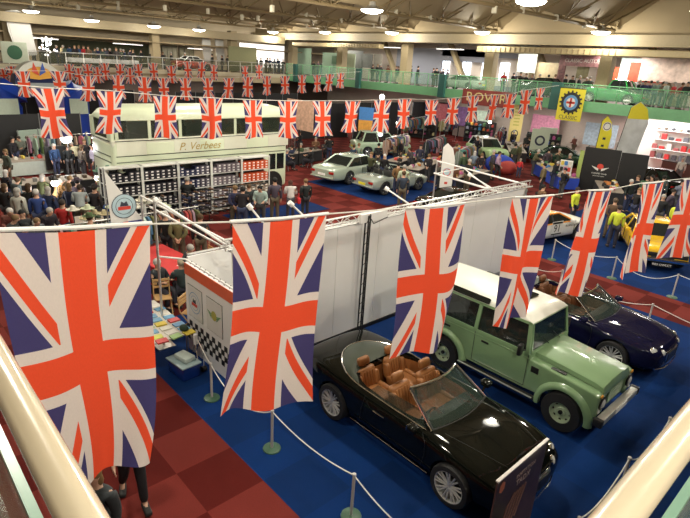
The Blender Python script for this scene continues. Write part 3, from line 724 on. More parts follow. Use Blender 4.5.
def band_quad(mb,P,th,mat):   # thin slab from 4 points
    P=[Vector(p) for p in P]; n=(P[1]-P[0]).cross(P[3]-P[0]).normalized()*th
    mb.add(P+[p-n for p in P],[(0,1,2,3),(7,6,5,4),(0,4,5,1),(2,6,7,3),(1,5,6,2),(0,3,7,4)],mat)
def curved_glass(bl,br,tl,tr,bow,mat,n=10,th=.006):
    bl,br,tl,tr=map(Vector,(bl,br,tl,tr)); V=[];Fc=[]; bow=Vector(bow)
    for s in (0,1):
        for j in range(5):
            for i in range(n+1):
                u=i/n; v=j/4; p=bl.lerp(br,u).lerp(tl.lerp(tr,u),v)+bow*(1-(2*u-1)**2)
                V.append(p-Vector((th*s,0,th*s)))
    o=5*(n+1)
    for j in range(4):
        for i in range(n):
            a=j*(n+1)+i; Fc.append((a,a+1,a+n+2,a+n+1)); Fc.append((a+o+n+1,a+o+n+2,a+o+1,a+o))
    return MB().add(V,Fc,mat)
def seat(parent,x,y,z,mat,name='seat',s=1,back=.62,head=True):
    m=MB(); m.box((x-.25,y-.26*s,z),(x+.28,y+.26*s,z+.2),mat,bev=.07)
    for q in (-1,1): m.box((x-.22,y+q*.25*s-.05,z+.06),(x+.27,y+q*.25*s+.05,z+.25),mat,bev=.045)
    o=m.build(name,parent,True,50)
    T=Matrix.Translation((x-.24,y,z+.1))@Matrix.Rotation(-.30,4,'Y')
    m=MB(); m.box((-.075,-.25*s,0),(.075,.25*s,back),mat,T,bev=.065)
    for q in (-1,1): m.box((-.03,q*.23*s-.055,.05),(.13,q*.23*s+.055,back-.1),mat,T,bev=.05)
    for k in range(5): m.box((.07,-.17*s+k*.075*s,.08),(.09,-.12*s+k*.075*s,back-.08),mat,T,bev=.008)
    b=m.build('seat_back',o,True,50)
    if head:
        m=MB(); m.box((-.06,-.14,back+.02),(.06,.14,back+.20),mat,T,bev=.055); m.build('headrest',o,True,60)
    return o
def inter_floor(): pass
def grand_tourer(label,loc,rotz,paint,leather,dark_in,plate=None):
    t=thing('convertible_car',label,'car',loc,rotz)
    st=[(-2.52,.46,.78,.80,.62),(-2.47,.36,.92,.99,.80),(-2.2,.27,.99,1.06,.895),(-1.85,.24,1.0,1.07,.935),(-1.35,.22,1.00,1.05,.965),(-.75,.21,.955,.99,.940),(0,.21,.94,.97,.925),(.6,.21,.94,.985,.925),(.95,.21,.935,1.0,.94),(1.4,.22,.905,.975,.962),(1.85,.24,.85,.92,.93),(2.12,.27,.78,.86,.87),(2.27,.33,.70,.78,.76),(2.32,.42,.62,.68,.62)]
    R=.36; cuts=[]
    for x in (-1.373,1.373):
        for y0,y1 in ((.62,1.1),(-1.1,-.62)): cuts.append(cyl_cut(x,y0,y1,R+.02,R+.045))
    # cabin hollow : rounded plan
    poly=[]
    for k in range(24):
        a=2*PI*k/24; ca,sa=math.cos(a),math.sin(a)
        x=abs(ca)**.45*math.copysign(1,ca)*.93-.22; y=abs(sa)**.5*math.copysign(1,sa)*.735; poly.append((x,y))
    cm=MB(); cm.prism(poly,'z',.42,1.4,BLACK); cuts.append(cm.mesh('cut'))
    body=loft_body('body',st,paint,cuts); bo=link('body',body,t)
    # under tray
    MB().box((-2.2,-.6,.16),(2.0,.6,.26),BLACK).build('underbody',t)
    fl=MB(); fl.prism([(x*.985,y*.98) for x,y in poly],'z',.40,.44,dark_in); fl.build('cabin_floor',t)
    il=MB(); n=len(poly)
    V=[(x*.995,y*.995,.43) for x,y in poly]+[(x*.995,y*.995,.93) for x,y in poly]; il.add(V,[(i,(i+1)%n,n+(i+1)%n,n+i) for i in range(n)],leather); il.build('cabin_lining',t)
    # chrome belt ring around cabin and tonneau
    def ztop(x): 
        for a,b in zip(st,st[1:]):
            if a[0]<=x<=b[0]:
                f=(x-a[0])/(b[0]-a[0]); return (a[2]+(b[2]-a[2])*f, a[3]+(b[3]-a[3])*f, a[4]+(b[4]-a[4])*f)
        return (.9,.95,.9)
    ring=[]
    for k in range(41):
        a=-PI/2+ -PI*k/40   # from +x side around the rear
        xx=-.85+1.02*math.cos(a); yy=.80*math.sin(a)
        zb,zt,w=ztop(max(-2.45,xx)); f=abs(yy)/w; z=zt-(zt-zb)*max(0,(f-.38))/.6
        ring.append((xx,yy,z+.004))
    pre=[(x,-.80,ztop(x)[0]+.012) for x in (.72,.4,.1,-.2,-.5,-.75)]
    post=[(x,.80,ztop(x)[0]+.012) for x in (-.75,-.5,-.2,.1,.4,.72)]
    MB().tube(pre+ring[1:-1]+post,.013,CHROME,8).build('chrome_trim',t,True)
    # folded roof cover
    tn=MB(); V=[];Fc=[]; n=18; m_=8
    for j in range(m_+1):
        for i in range(n+1):
            a=-PI/2-PI*i/n; f=j/m_; 
            xo=-.85+1.00*math.cos(a); yo=.785*math.sin(a); xi=-1.05+.12*math.cos(a); yi=.66*math.sin(a)
            x=xo+(xi-xo)*f; y=yo+(yi-yo)*f; zb,zt,w=ztop(max(-2.45,x)); ff=abs(y)/w
            z=zt-(zt-zb)*max(0,(ff-.38))/.6+.012+.035*math.sin(PI*min(1,f*1.2)/1.2*.9)
            V.append((x,y,z))
    for j in range(m_):
        for i in range(n): a=j*(n+1)+i; Fc.append((a,a+1,a+n+2,a+n+1))
    tn.add(V,Fc,M('tonneau_grey_green',(.045,.060,.045),.35,coat=.5)); tn.box((-1.84,-.008,1.05),(-1.05,.008,1.072),BLACK); tn.build('roof_cover',t,True,60)
    # seats
    for y in (-.37,.37): seat(t,-.78,y,.50,leather,'rear_seat',.95,.46,True)
    for y in (-.37,.37): seat(t,.12,y,.47,leather,'front_seat',1,.60,True)
    MB().box((-.55,-.10,.44),(.55,.10,.68),leather,bev=.04).build('centre_console',t,True)
    MB().box((.42,-.70,.70),(.74,.70,.93),dark_in,bev=.06).build('dashboard',t,True)
    sw=MB(); T=Matrix.Translation((.40,-.37,.86))@Matrix.Rotation(-1.15,4,'Y')
    pts=[T@Vector((.18*math.cos(2*PI*k/20),.18*math.sin(2*PI*k/20),0)) for k in range(20)]; sw.tube(pts,.016,dark_in,6,closed=True)
    for k in (0,7,13): sw.tube([T@Vector((0,0,0)),pts[k]],.014,dark_in,6)
    sw.build('steering_wheel',t,True)
    # windscreen
    bl,br,tl,tr=(.80,.735,.96),(.80,-.735,.96),(.17,.62,1.37),(.17,-.62,1.37)
    curved_glass(bl,br,tl,tr,(.13,0,.02),GLASSC).build('windscreen',t,True,60)
    fr=MB()
    def bowp(a,b,n=10): 
        a,b=Vector(a),Vector(b); return [a.lerp(b,i/n)+Vector((.13,0,.02))*(1-(2*i/n-1)**2) for i in range(n+1)]
    fr.tube(bowp(tl,tr),.026,CHROME,8); fr.tube([bl,tl],.026,BLACK,8); fr.tube([br,tr],.026,BLACK,8); fr.tube([tl,tl],.02,BLACK,4) if 0 else None
    fr.tube(bowp(bl,br),.018,BLACK,8); fr.build('windscreen_frame',t,True)
    for s in (-1,1):
        MB().tube([(.80,s*.77,.96),(.19,s*.655,1.36)],.012,CHROME,6).build('pillar_trim',t,True)
        g=MB(); band_quad(g,[(.72,s*.79,.95),(-.62,s*.79,.955),(-.45,s*.72,1.14),(.45,s*.70,1.17)],.004,GLASSC); g.build('side_glass',t)
        m=MB(); m.box((.55,s*.95,.98),(.72,s*1.12,1.10),paint,bev=.04); m.box((.545,s*.97,.995),(.552,s*1.105,1.085),CHROME); m.tube([(.66,s*.88,.95),(.63,s*1.0,1.02)],.022,paint,6); m.build('door_mirror',t,True,60)
        m=MB(); m.tube([(.80,s*.957,.40),(.84,s*.955,.60),(.82,s*.945,.85),(.72,s*.90,.955)],.005,BLACK,4)
        m.build('door_seam',t); m=MB(); m.tube([(-.62,s*.957,.42),(-.60,s*.957,.70),(-.55,s*.93,.945)],.005,BLACK,4); m.build('door_seam',t)
        m=MB(); m.tube([(-.30,s*.965,.80),(-.22,s*.985,.81),(-.12,s*.985,.81),(-.05,s*.965,.80)],.012,CHROME,6); m.build('door_handle',t,True)
        m=MB(); m.tube([(-.85,s*.955,.335),(.95,s*.955,.335)],.012,CHROME,6); m.build('sill_trim',t,True)
        for k,(x,y,r,z) in enumerate(((2.07,.66,.105,.70),(2.19,.45,.075,.68))):
            T=Matrix.Translation((x+.045,s*(y+.03),z+.015))@Matrix.Rotation(s*.45,4,'Z')@Matrix.Rotation(PI/2-.35,4,'Y')
            m=MB(); m.lathe([(r*1.12,-.05),(r*1.12,.035),(r,.045)],CHROME,20,T); m.lathe([(r,.04),(r*.7,.065),(.001,.075)],M('headlamp_lens',(.75,.75,.72),.08,coat=1,noise=.1,nscale=30),20,T); m.build('headlamp',t,True,50)
        m=MB(); m.box((2.17,s*.42,.33),(2.27,s*.70,.46),BLACK,bev=.03); m.build('bumper_intake',t)
        m=MB(); m.sph((-2.40,s*.66,.76),(.07,.14,.07),M('tail_lamp_red',(.35,.01,.01),.15,coat=1),14,8); m.build('tail_lamp',t,True)
    m=MB(); m.box((2.26,-.34,.40),(2.335,.34,.70),CHROME,bev=.05)
    m.box((2.32,-.30,.43),(2.345,.30,.67),M('grille_mesh',(.04,.04,.04),.4,.6),bev=.02)
    for k in range(15): m.box((2.343,-.28+k*.04,.44),(2.349,-.272+k*.04,.66),CHROME)
    m.build('grille',t,True,50)
    m=MB(); m.tube([(2.24,-.72,.36),(2.33,-.4,.33),(2.35,0,.32),(2.33,.4,.33),(2.24,.72,.36)],.018,CHROME,6); m.build('bumper_trim',t,True)
    MB().tube([(1.0,-.68,1.0),(1.5,-.60,.985),(2.0,-.45,.90)],.004,BLACK,4).build('bonnet_seam',t); MB().tube([(1.0,.68,1.0),(1.5,.60,.985),(2.0,.45,.90)],.004,BLACK,4).build('bonnet_seam',t)
    MB().box((-2.5,-.26,.5),(-2.535,.26,.61),WHITE).build('number_plate',t)
    for x in (-1.373,1.373):
        for y in (-.86,.86): wheel(t,x,y,R,.26,'spoke')
    return t
BLKP=M('paint_black',(.004,.005,.004),.12,coat=1,noise=0); INDIGO=M('paint_dark_indigo',(.006,.006,.028),.12,coat=1,noise=0)
Z0=0.0
bl=grand_tourer('glossy black open convertible with tan seats, nearest car at the bottom of the picture',((1.46+4.23)/2,3.86,Z0),0,BLKP,TAN,M('dash_green_black',(.03,.05,.04),.4))
dk=grand_tourer('dark indigo open convertible parked behind the green off-roader',(4.13-1.373,10.15,Z0),0,INDIGO,M('brown_leather',(.16,.06,.02),.5),M('dash_dark_brown',(.05,.03,.02),.5))

# ---------------------------------------------------------------- the green off-roader
def off_roader(loc,rotz):
    G=M('paint_sage_green',(.215,.345,.180),.28,coat=.8,noise=.015,nscale=2); RW=M('roof_white',(.84,.85,.76),.35,coat=.4,noise=.02)
    G2=M('paint_sage_wheel',(.25,.38,.22),.4)
    t=thing('off_road_car','sage green boxy off-roader with white roof between the two dark convertibles','car',loc,rotz)
    FA,RA=1.397,-1.397; hw=.80
    # main side shell: profile extruded, wheel arches cut
    prof=[(-2.30,.62),(-2.36,.66),(-2.37,1.20),(-2.34,1.26),(.60,1.26),(.60,.50),(-.85,.50),(-1.0,.55),(-1.8,.62)]
    mb=MB(); mb.prism(prof,'y',-hw,hw,G); me=mb.mesh('body')
    def cutbool(me,cuts,bev=.025):
        o=tmp(me); 
        if bev: b=o.modifiers.new('v','BEVEL'); b.width=bev; b.segments=3; b.limit_method='ANGLE'; b.angle_limit=math.radians(40)
        tl=[]
        for k,c in enumerate(cuts):
            co=tmp(c); tl.append(co); q=o.modifiers.new('b%d'%k,'BOOLEAN'); q.operation='DIFFERENCE'; q.solver='EXACT'; q.object=co
        out=evalmesh(o); kill(o)
        for c in tl: kill(c)
        while len(out.materials)>1: out.materials.pop()
        shade(out,35); return out
    arch=lambda x:[(cyl_cut(x,y0,y1,.42,.50)) for y0,y1 in((.55,1.1),(-1.1,-.55))]
    cab=MB().box((-2.25,-.72,.75),(.5,.72,1.5),BLACK).mesh('cut')
    link('body',cutbool(me,arch(RA)+[cab]),t)
    MB().box((-2.24,-.715,.74),(.49,.715,.76),DARK).build('cabin_floor',t)
    # front wings
    for s in (-1,1):
        prof=[(.56,.50),(.56,1.18),(.75,1.16),(1.90,1.07),(1.99,1.02),(2.00,.62),(1.9,.55)]
        mb=MB(); mb.prism(prof,'y',s*.50,s*hw,G); link('front_wing',cutbool(mb.mesh('front_wing'),arch(FA),.035),t)
    # flared arches
    for x,nm in ((FA,'front_arch'),(RA,'rear_arch')):
        for s in (-1,1):
            mb=MB(); V=[];n=16
            for k in range(n+1):
                a=PI*(1.06)*k/n-.09; c,sn=math.cos(a),math.sin(a)
                for rr,yy in ((.46,hw-.03),(.455,hw+.075),(.50,hw+.085),(.56,hw+.05),(.59,hw-.03)): V.append((x+c*rr,s*yy,.42+sn*rr))
            Fc=[(k*5+j,k*5+j+1,k*5+6+j,k*5+5+j) for k in range(n) for j in range(4)]
            mb.add(V,Fc,G); mb.build('wheel_arch',t,True,50)
    # bonnet, higher in the middle
    mb=MB(); V=[];Fc=[]
    secs=[(.58,1.275),(.75,1.27),(1.3,1.235),(1.80,1.19),(1.95,1.15),(1.985,1.08)]
    for x,z in secs:
        for y,dz in ((-.60,-.10),(-.585,-.02),(-.54,0),(-.3,.012),(-.26,.03),(0,.035),(.26,.03),(.3,.012),(.54,0),(.585,-.02),(.60,-.10)): V.append((x,y,z+dz))
    n=11
    for i in range(len(secs)-1):
        for j in range(n-1): Fc.append((i*n+j,i*n+j+1,(i+1)*n+j+1,(i+1)*n+j))
    Fc.append(tuple(range((len(secs)-1)*n,len(secs)*n)))
    mb.add(V,Fc,G); mb.build('bonnet',t,True,45)
    # grille and front panel
    MB().box((1.90,-.50,.62),(1.955,.50,1.10),G,bev=.01).build('front_panel',t)
    m=MB(); m.box((1.955,-.33,.70),(1.985,.33,1.02),M('grille_green',(.12,.19,.11),.5),bev=.01)
    for k in range(7): m.box((1.985,-.31,.73+k*.042),(1.992,.31,.75+k*.042),G)
    m.build('grille',t)
    for s in (-1,1):
        T=Matrix.Translation((2.0,s*.62,.86))@Matrix.Rotation(PI/2,4,'Y')
        m=MB(); m.lathe([(.13,-.01),(.13,.015),(.095,.025)],BLACK,20,T); m.lathe([(.095,.02),(.06,.045),(.001,.05)],M('headlamp_lens'),20,T); m.build('headlamp',t,True)
        for dz in (.17,-.16):
            T=Matrix.Translation((1.995,s*.70,.86+dz))@Matrix.Rotation(PI/2,4,'Y'); m=MB(); m.lathe([(.04,0),(.04,.015),(.001,.03)],M('amber_lens',(.8,.35,.05),.2) if dz>0 else M('headlamp_lens'),14,T); m.build('side_lamp',t,True)
    m=MB(); m.box((2.02,-.86,.52),(2.16,.86,.66),M('bumper_silver',(.60,.60,.56),.35,.6),bev=.015); b=m.build('front_bumper',t,True)
    for s in (-1,1): MB().box((2.0,s*.80,.51),(2.17,s*.90,.67),BLACK,bev=.02).build('bumper_end',b,True)
    MB().box((2.16,-.26,.55),(2.17,.26,.65),WHITE).build('number_plate',t)
    # upper sides: window frame band
    zt=1.86; zr=2.03
    def side(s):
        y0,y1=s*(hw-.005),s*(hw-.10)     # tumblehome
        def pt(x,z):
            f=(z-1.25)/(zt-1.25); return Vector((x,y0+(y1-y0)*f,z))
        panels=[(-2.34,-2.27),(-1.66,-1.60),(-.72,-.64),(.20,.27)]
        m=MB()
        for a,b in panels[:3]: band_quad(m,[pt(a,1.25),pt(b,1.25),pt(b,zt),pt(a,zt)],.03*s,G)
        band_quad(m,[pt(.50,1.25),pt(.58,1.25),pt(.49,zt),pt(.41,zt)],.03*s,G)
        band_quad(m,[pt(-2.34,1.25),pt(.56,1.25),pt(.56,1.30),pt(-2.34,1.30)],.03*s,G)
        band_quad(m,[pt(-2.34,zt-.03),pt(.48,zt-.03),pt(.47,zt+.02),pt(-2.34,zt+.02)],.03*s,G)
        m.build('window_frame',t)
        for (a,b,c,d) in ((-2.26,-1.66,-2.26,-1.66),(-1.60,-.72,-1.60,-.72),(-.64,.51,-.64,.43)):
            m=MB(); band_quad(m,[pt(a,1.29)-Vector((0,s*.012,0)),pt(b,1.29)-Vector((0,s*.012,0)),pt(d,zt-.03)-Vector((0,s*.012,0)),pt(c,zt-.03)-Vector((0,s*.012,0))],.006*s,M('side_window_dark',(.02,.03,.028),.04,noise=0,alpha=.72,spec=.9)); m.build('side_window',t)
        # door seams, hinges, handles
        for x in (-1.62,-.68,.56): MB().box((x-.006,s*(hw+.001),.56 if x>-1.2 else .95),(x+.006,s*(hw+.006),1.26),LINEB).build('door_seam',t)
        m=MB(); m.box((-.68,s*(hw+.001),.555),(.56,s*(hw+.006),.565),LINEB); m.build('door_seam',t)
        m=MB(); m.box((-2.37,s*(hw-.005),1.165),(.60,s*(hw+.012),1.185),G,bev=.004); m.build('waist_rib',t)
        for x in (-1.48,-.5): MB().box((x,s*(hw+.002),1.07),(x+.17,s*(hw+.022),1.115),BLACK,bev=.008).build('door_handle',t)
        MB().box((.66,s*(hw+.002),.93),(.82,s*(hw+.018),1.06),BLACK,bev=.03).build('wing_vent',t)
        MB().box((1.0,s*.64,1.125),(1.30,s*.73,1.150),BLACK,bev=.008).build('wing_top_vent',t) if s<0 else None
        m=MB(); m.tube([(.48,s*.80,1.32),(.46,s*.98,1.36)],.014,BLACK,6); m.box((.42,s*.93,1.27),(.50,s*1.07,1.52),BLACK,bev=.03); m.build('door_mirror',t,True,60)
        m=MB(); m.box((-.95,s*.80,.42),(.85,s*.93,.45),BLACK,bev=.01); m.box((-.93,s*.91,.45),(.83,s*.945,.465),ALU); m.build('side_step',t)
    side(1); side(-1)
    # rear panel
    m=MB(); m.box((-2.37,-.70,1.22),(-2.32,.70,zt+.02),G); m.box((-2.385,-.42,1.35),(-2.365,.42,1.78),GLASSD); m.build('rear_door',t)
    # roof
    V=[];Fc=[]
    secs=[(-2.37,zt+.0,.02),(-2.34,zt+.12,.0),(-2.2,zr-.02,0),(-1.2,zr,0),(-.3,zr-.01,0),(.25,zr-.04,0),(.42,zr-.08,0),(.50,zt+.01,0)]
    for x,z,_ in secs:
        e=min(z,zt+.015)
        for y,zz in ((-.715,e-.02),(-.715,e+(z-e)*.35),(-.66,e+(z-e)*.8),(-.55,z),(0,z+.015 if z>zt+.1 else z),(.55,z),(.66,e+(z-e)*.8),(.715,e+(z-e)*.35),(.715,e-.02)): V.append((x,y,zz))
    n=9
    for i in range(len(secs)-1):
        for j in range(n-1): Fc.append((i*n+j,i*n+j+1,(i+1)*n+j+1,(i+1)*n+j))
    mb=MB().add(V,Fc,RW); ro=mb.build('roof',t,True,50)
    m=MB()
    for s in(-1,1):
        P=[(-1.50,s*.722,1.905),(-1.46,s*.724,1.895),(-.54,s*.724,1.895),(-.50,s*.722,1.905),(-.50,s*.674,1.995),(-.54,s*.668,2.005),(-1.46,s*.668,2.005),(-1.50,s*.674,1.995)]
        off=Vector((0,s*.008,.006)); m.add([Vector(p)+off for p in P],[tuple(range(8))],GLASSD); m.build('roof_side_light',ro); m=MB()
    MB().box((-.45,-.36,zr-.012),(.0,.36,zr+.022),GLASSD,bev=.015).build('sunroof',ro)
    # windscreen
    m=MB(); band_quad(m,[(.56,.70,1.30),(.56,-.70,1.30),(.475,-.66,zt),(.475,.66,zt)],.006,M('off_roader_screen',(.02,.035,.045),.03,noise=0,alpha=.5,spec=.9)); m.build('windscreen',t)
    m=MB(); m.tube([(.58,.745,1.26),(.48,.69,zt+.01)],.028,G,6); m.tube([(.58,-.745,1.26),(.48,-.69,zt+.01)],.028,G,6); m.tube([(.585,-.74,1.275),(.585,.74,1.275)],.03,G,6); m.tube([(.485,-.68,zt),(.485,.68,zt)],.02,G,6); m.build('windscreen_frame',t)
    m=MB(); m.tube([(.62,-.1,1.29),(.575,-.38,1.52)],.008,BLACK,4); m.tube([(.62,.35,1.29),(.575,.05,1.52)],.008,BLACK,4); m.build('wiper',t)
    MB().box((.28,-.70,1.05),(.56,.70,1.22),BLACK,bev=.03).build('dashboard',t)
    sw=MB(); T=Matrix.Translation((.16,-.36,1.22))@Matrix.Rotation(-1.05,4,'Y'); pts=[T@Vector((.19*math.cos(2*PI*k/20),.19*math.sin(2*PI*k/20),0)) for k in range(20)]; sw.tube(pts,.014,BLACK,6,closed=True); sw.tube([T@Vector((-.19,0,0)),T@Vector((.19,0,0))],.012,BLACK,5); sw.build('steering_wheel',t,True)
    SG=M('seat_grey_black',(.05,.05,.055),.7)
    for x in (-.25,-1.2):
        for y in (-.37,.37): seat(t,x,y,.80,SG,'seat',.95,.55,True)
    for x in (FA,RA):
        for y in (-.755,.755): wheel(t,x,y,.395,.235,'steel')
    return t
off_roader((4.43-1.397,6.93,Z0),0)

# ---------------------------------------------------------------- general saloon and hatch builder
def saloon(name,label,loc,rotz,paint,L=4.7,W=.92,roofz=1.42,belt=.93,nose=.72,boot=.95,wb=2.8,fo=.85,cab=(-1.35,1.0),rf=(-.75,.25),roofpaint=None,style='alloy',R=.34,openc=None,screenrake=0,rear_flat=False,plate=None,glassmat=None,z0=0,square=False):
    t=thing(name,label,'car',loc,rotz)
    xf=wb/2+fo; xr=-(L-xf); fa=wb/2; rp=roofpaint or paint
    st=[(xr,.48,boot*.84,boot*.86,W*.72),(xr+.06,.34,boot*.93,boot*.95,W*.86),(xr+.3,.25,boot*.97,boot+.02,W*.96),(-fa,.22,boot*.985,boot+.03,W),(cab[0]+.2,.21,belt,belt+.04,W),(0,.21,belt,belt+.03,W*.99),(cab[1],.21,belt*.985,belt+.03,W),(fa,.22,belt*.95,belt-.005,W),(xf-.45,.24,nose*1.10,nose*1.17,W*.97),(xf-.15,.27,nose,nose*1.07,W*.9),(xf-.03,.33,nose*.9,nose*.97,W*.8),(xf,.42,nose*.8,nose*.84,W*.68)]
    if square:
        st=[(x,zl,zb,zt,max(w,W*.93)) for x,zl,zb,zt,w in st]
    cuts=[cyl_cut(x,y0,y1,R+.02,R+.05) for x in(-fa,fa) for y0,y1 in ((W-.34,W+.3),(-W-.3,-W+.34))]
    if openc: cuts.append(MB().box((cab[0],-W*.78,.5),(cab[1]-.2,W*.78,1.5),BLACK).mesh('cut'))
    link('body',loft_body('body',st,paint,cuts,2),t)
    wb_=W*.90; wr=W*.70
    if not openc:
        ring=lambda xa,xb,w,z:[(xa,-w,z),(xb,-w,z),(xb+.06,0,z),(xb,w,z),(xa,w,z),(xa-.05,0,z)]
        m=MB(); A=ring(cab[0],cab[1],wb_,belt+.0); B=ring(rf[0],rf[1],wr,roofz-.05)
        m.add(A+B,[(i,(i+1)%6,6+(i+1)%6,6+i) for i in range(6)]+[tuple(range(6,12))],glassmat or GLASSD); m.build('windows',t)
        m=MB(); B2=ring(rf[0]-.04,rf[1]+.04,wr+.02,roofz-.06); C=ring(rf[0]+.1,rf[1]-.12,wr*.8,roofz); 
        m.add(B2+C,[(i,(i+1)%6,6+(i+1)%6,6+i) for i in range(6)]+[tuple(range(6,12))],rp); m.build('roof',t,True,60)
        for s in (-1,1):
            m=MB(); m.tube([(cab[0],s*wb_,belt),(rf[0],s*wr,roofz-.05)],.055,rp,6); m.tube([(cab[1],s*wb_,belt),(rf[1],s*wr,roofz-.05)],.035,rp,6)
            xm=(cab[0]+cab[1])/2-.08; m.tube([(xm,s*(wb_+.004),belt),((rf[0]+rf[1])/2-.08,s*(wr+.004),roofz-.05)],.03,rp if square else BLACK,6)
            m.tube([(rf[0],s*wr,roofz-.05),(rf[1],s*wr,roofz-.05)],.03,rp,6)
            m.build('window_pillars',t,True)
    else:
        m=curved_glass((cab[1]-.1,wb_*.88,belt+.02),(cab[1]-.1,-wb_*.88,belt+.02),(cab[1]-.6,wb_*.75,belt+.40),(cab[1]-.6,-wb_*.75,belt+.40),(.08,0,0),GLASSC); m.build('windscreen',t,True)
        m=MB(); m.tube([(cab[1]-.1,wb_*.88,belt+.02),(cab[1]-.6,wb_*.75,belt+.40),(cab[1]-.55,0,belt+.41),(cab[1]-.6,-wb_*.75,belt+.40),(cab[1]-.1,-wb_*.88,belt+.02)],.025,paint,6); m.build('windscreen_frame',t,True)
        MB().box((cab[0]+.02,-W*.76,.49),(cab[1]-.22,W*.76,.52),openc).build('cabin_floor',t)
        MB().box((cab[1]-.5,-W*.75,.70),(cab[1]-.22,W*.75,.93),openc,bev=.05).build('dashboard',t)
        for y in (-.37,.37): seat(t,cab[0]+.55,y,.52,openc,'seat')
    for s in (-1,1):
        lm=M('tail_lamp_red'); MB().box((xr-.005,s*W*.52,boot*.66),(xr+.16,s*W*.84,boot*.80),lm,bev=.03).build('tail_lamp',t,True)
        MB().box((xf-.22,s*W*.5,nose*.78),(xf-.03,s*W*.80,nose*.95),M('headlamp_lens'),bev=.04).build('headlamp',t,True)
        m=MB(); m.box((cab[1]-.35,s*W*.98,belt+.02),(cab[1]-.2,s*(W+.16),belt+.14),paint,bev=.03); m.build('door_mirror',t,True,60)
        xm=(cab[0]+cab[1])/2-.08; m=MB(); m.box((xm-.005,s*(W*.985),.35),(xm+.005,s*(W+.008),belt-.08),LINEB); m.build('door_seam',t); m=MB(); m.box((cab[1]-.02,s*W*.985,.4),(cab[1]-.01,s*(W+.006),belt-.12),LINEB); m.build('door_seam',t)
    MB().box((xr-.015,-.26,boot*.55),(xr+.03,.26,boot*.55+.12),plate or YELL).build('number_plate',t)
    MB().box((xf-.03,-.38,nose*.55),(xf+.012,.38,nose*.85),M('grille_mesh'),bev=.02).build('grille',t)
    for s in(0,): 
        MB().box((xr-.03,-W*.85,.42),(xr+.08,W*.85,.50),paint,bev=.03).build('rear_bumper',t,True)
    for x in (-fa,fa):
        for y in (-W+.115,W-.115): wheel(t,x,y,R,.22,style)
    return t
SILV=M('paint_silver_green',(.46,.55,.46),.25,.25,coat=.8,noise=.01); SILV2=M('paint_silver',(.40,.46,.41),.25,.3,coat=.8,noise=.01)
hd=math.radians(98)
ax=Vector((math.cos(hd),math.sin(hd),0)); lf=Vector((-ax.y,ax.x,0))
c=Vector((-13.6,17.35,0))+ax*1.53+lf*.87; spur=saloon('saloon_car','pale silver four-door saloon seen from behind on the blue pad',(c.x,c.y,.012),hd,SILV,L=5.3,W=.96,roofz=1.48,belt=.98,boot=1.02,wb=3.06,fo=.9,cab=(-1.75,1.05),rf=(-.95,.25),plate=WHITE,R=.37)
hd=math.radians(88); ax=Vector((math.cos(hd),math.sin(hd),0)); lf=Vector((-ax.y,ax.x,0)); c=Vector((-10.75,17.3,0))+ax*1.3+lf*.85; saloon('roadster_car','silver open roadster with yellow number plate beside the silver saloon',(c.x,c.y,.012),hd,SILV2,L=4.35,W=.90,belt=.88,boot=.92,wb=2.6,fo=.85,cab=(-.95,.95),rf=(0,0),openc=M('roadster_black_seats',(.03,.03,.03),.6),R=.34)
# race car no 91
ORG=M('race_orange',(.85,.30,.02),.3,coat=.6); RWH=M('race_white',(.75,.75,.72),.3,coat=.6)
hd=math.radians(80)
rc=saloon('race_car','white and orange race car carrying number 91',(-2.25,17.75,.0),hd,RWH,L=4.4,W=.95,roofz=1.26,belt=.86,boot=.90,wb=2.6,fo=.85,cab=(-1.5,.9),rf=(-.7,.1),roofpaint=ORG,R=.34)
MB().box((-.62,-.965,.42),(.05,-.975,.98),RWH).build('number_board',rc)
MB().box((-.60,-.975,.88),(.03,-.979,.96),BLACK).box((-.60,-.975,.44),(.03,-.979,.49),BLACK).build('board_bands',rc)
text('91',.44,BLACK,rc,plane_tf((-.28,-.980,.68),(1,0,0),(0,0,1)),'race_number')
text('BUSINESS GROUP',.13,BLACK,rc,plane_tf((.75,-.985,.74),(1,0,0),(0,0,1)),'sponsor_lettering')
MB().box((-1.6,-.94,.86),(.95,-.90,.91),ORG,bev=.01).build('orange_stripe',rc)
# yellow car facing the camera
hd=math.radians(-60)
YP=M('paint_yellow',(.80,.48,.015),.25,coat=.8); 
fm=at(659,271); ax=Vector((math.cos(hd),math.sin(hd),0)); c=fm-ax*(1.35+.8)
yc=saloon('yellow_car','bright yellow saloon facing the aisle behind the white ropes',(c.x,c.y,0),hd,YP,L=4.6,W=.90,roofz=1.36,belt=.92,nose=.80,boot=.90,wb=2.7,fo=.8,cab=(-1.4,.75),rf=(-.9,.1),R=.33,square=True)
MB().box((2.12,-.86,.36),(2.24,.86,.50),CHROME,bev=.03).build('chrome_bumper',yc,True)
MB().box((2.08,-.80,.52),(2.17,.80,.68),BLACK,bev=.02).build('black_grille',yc,True)
b=MB().box((2.24,-.33,.20),(2.26,.33,.34),BLACK).build('black_plate',yc); text('RR5 OWLCT',.11,WHITE,b,plane_tf((2.262,0,.27),(0,1,0),(0,0,1)),'plate_lettering')
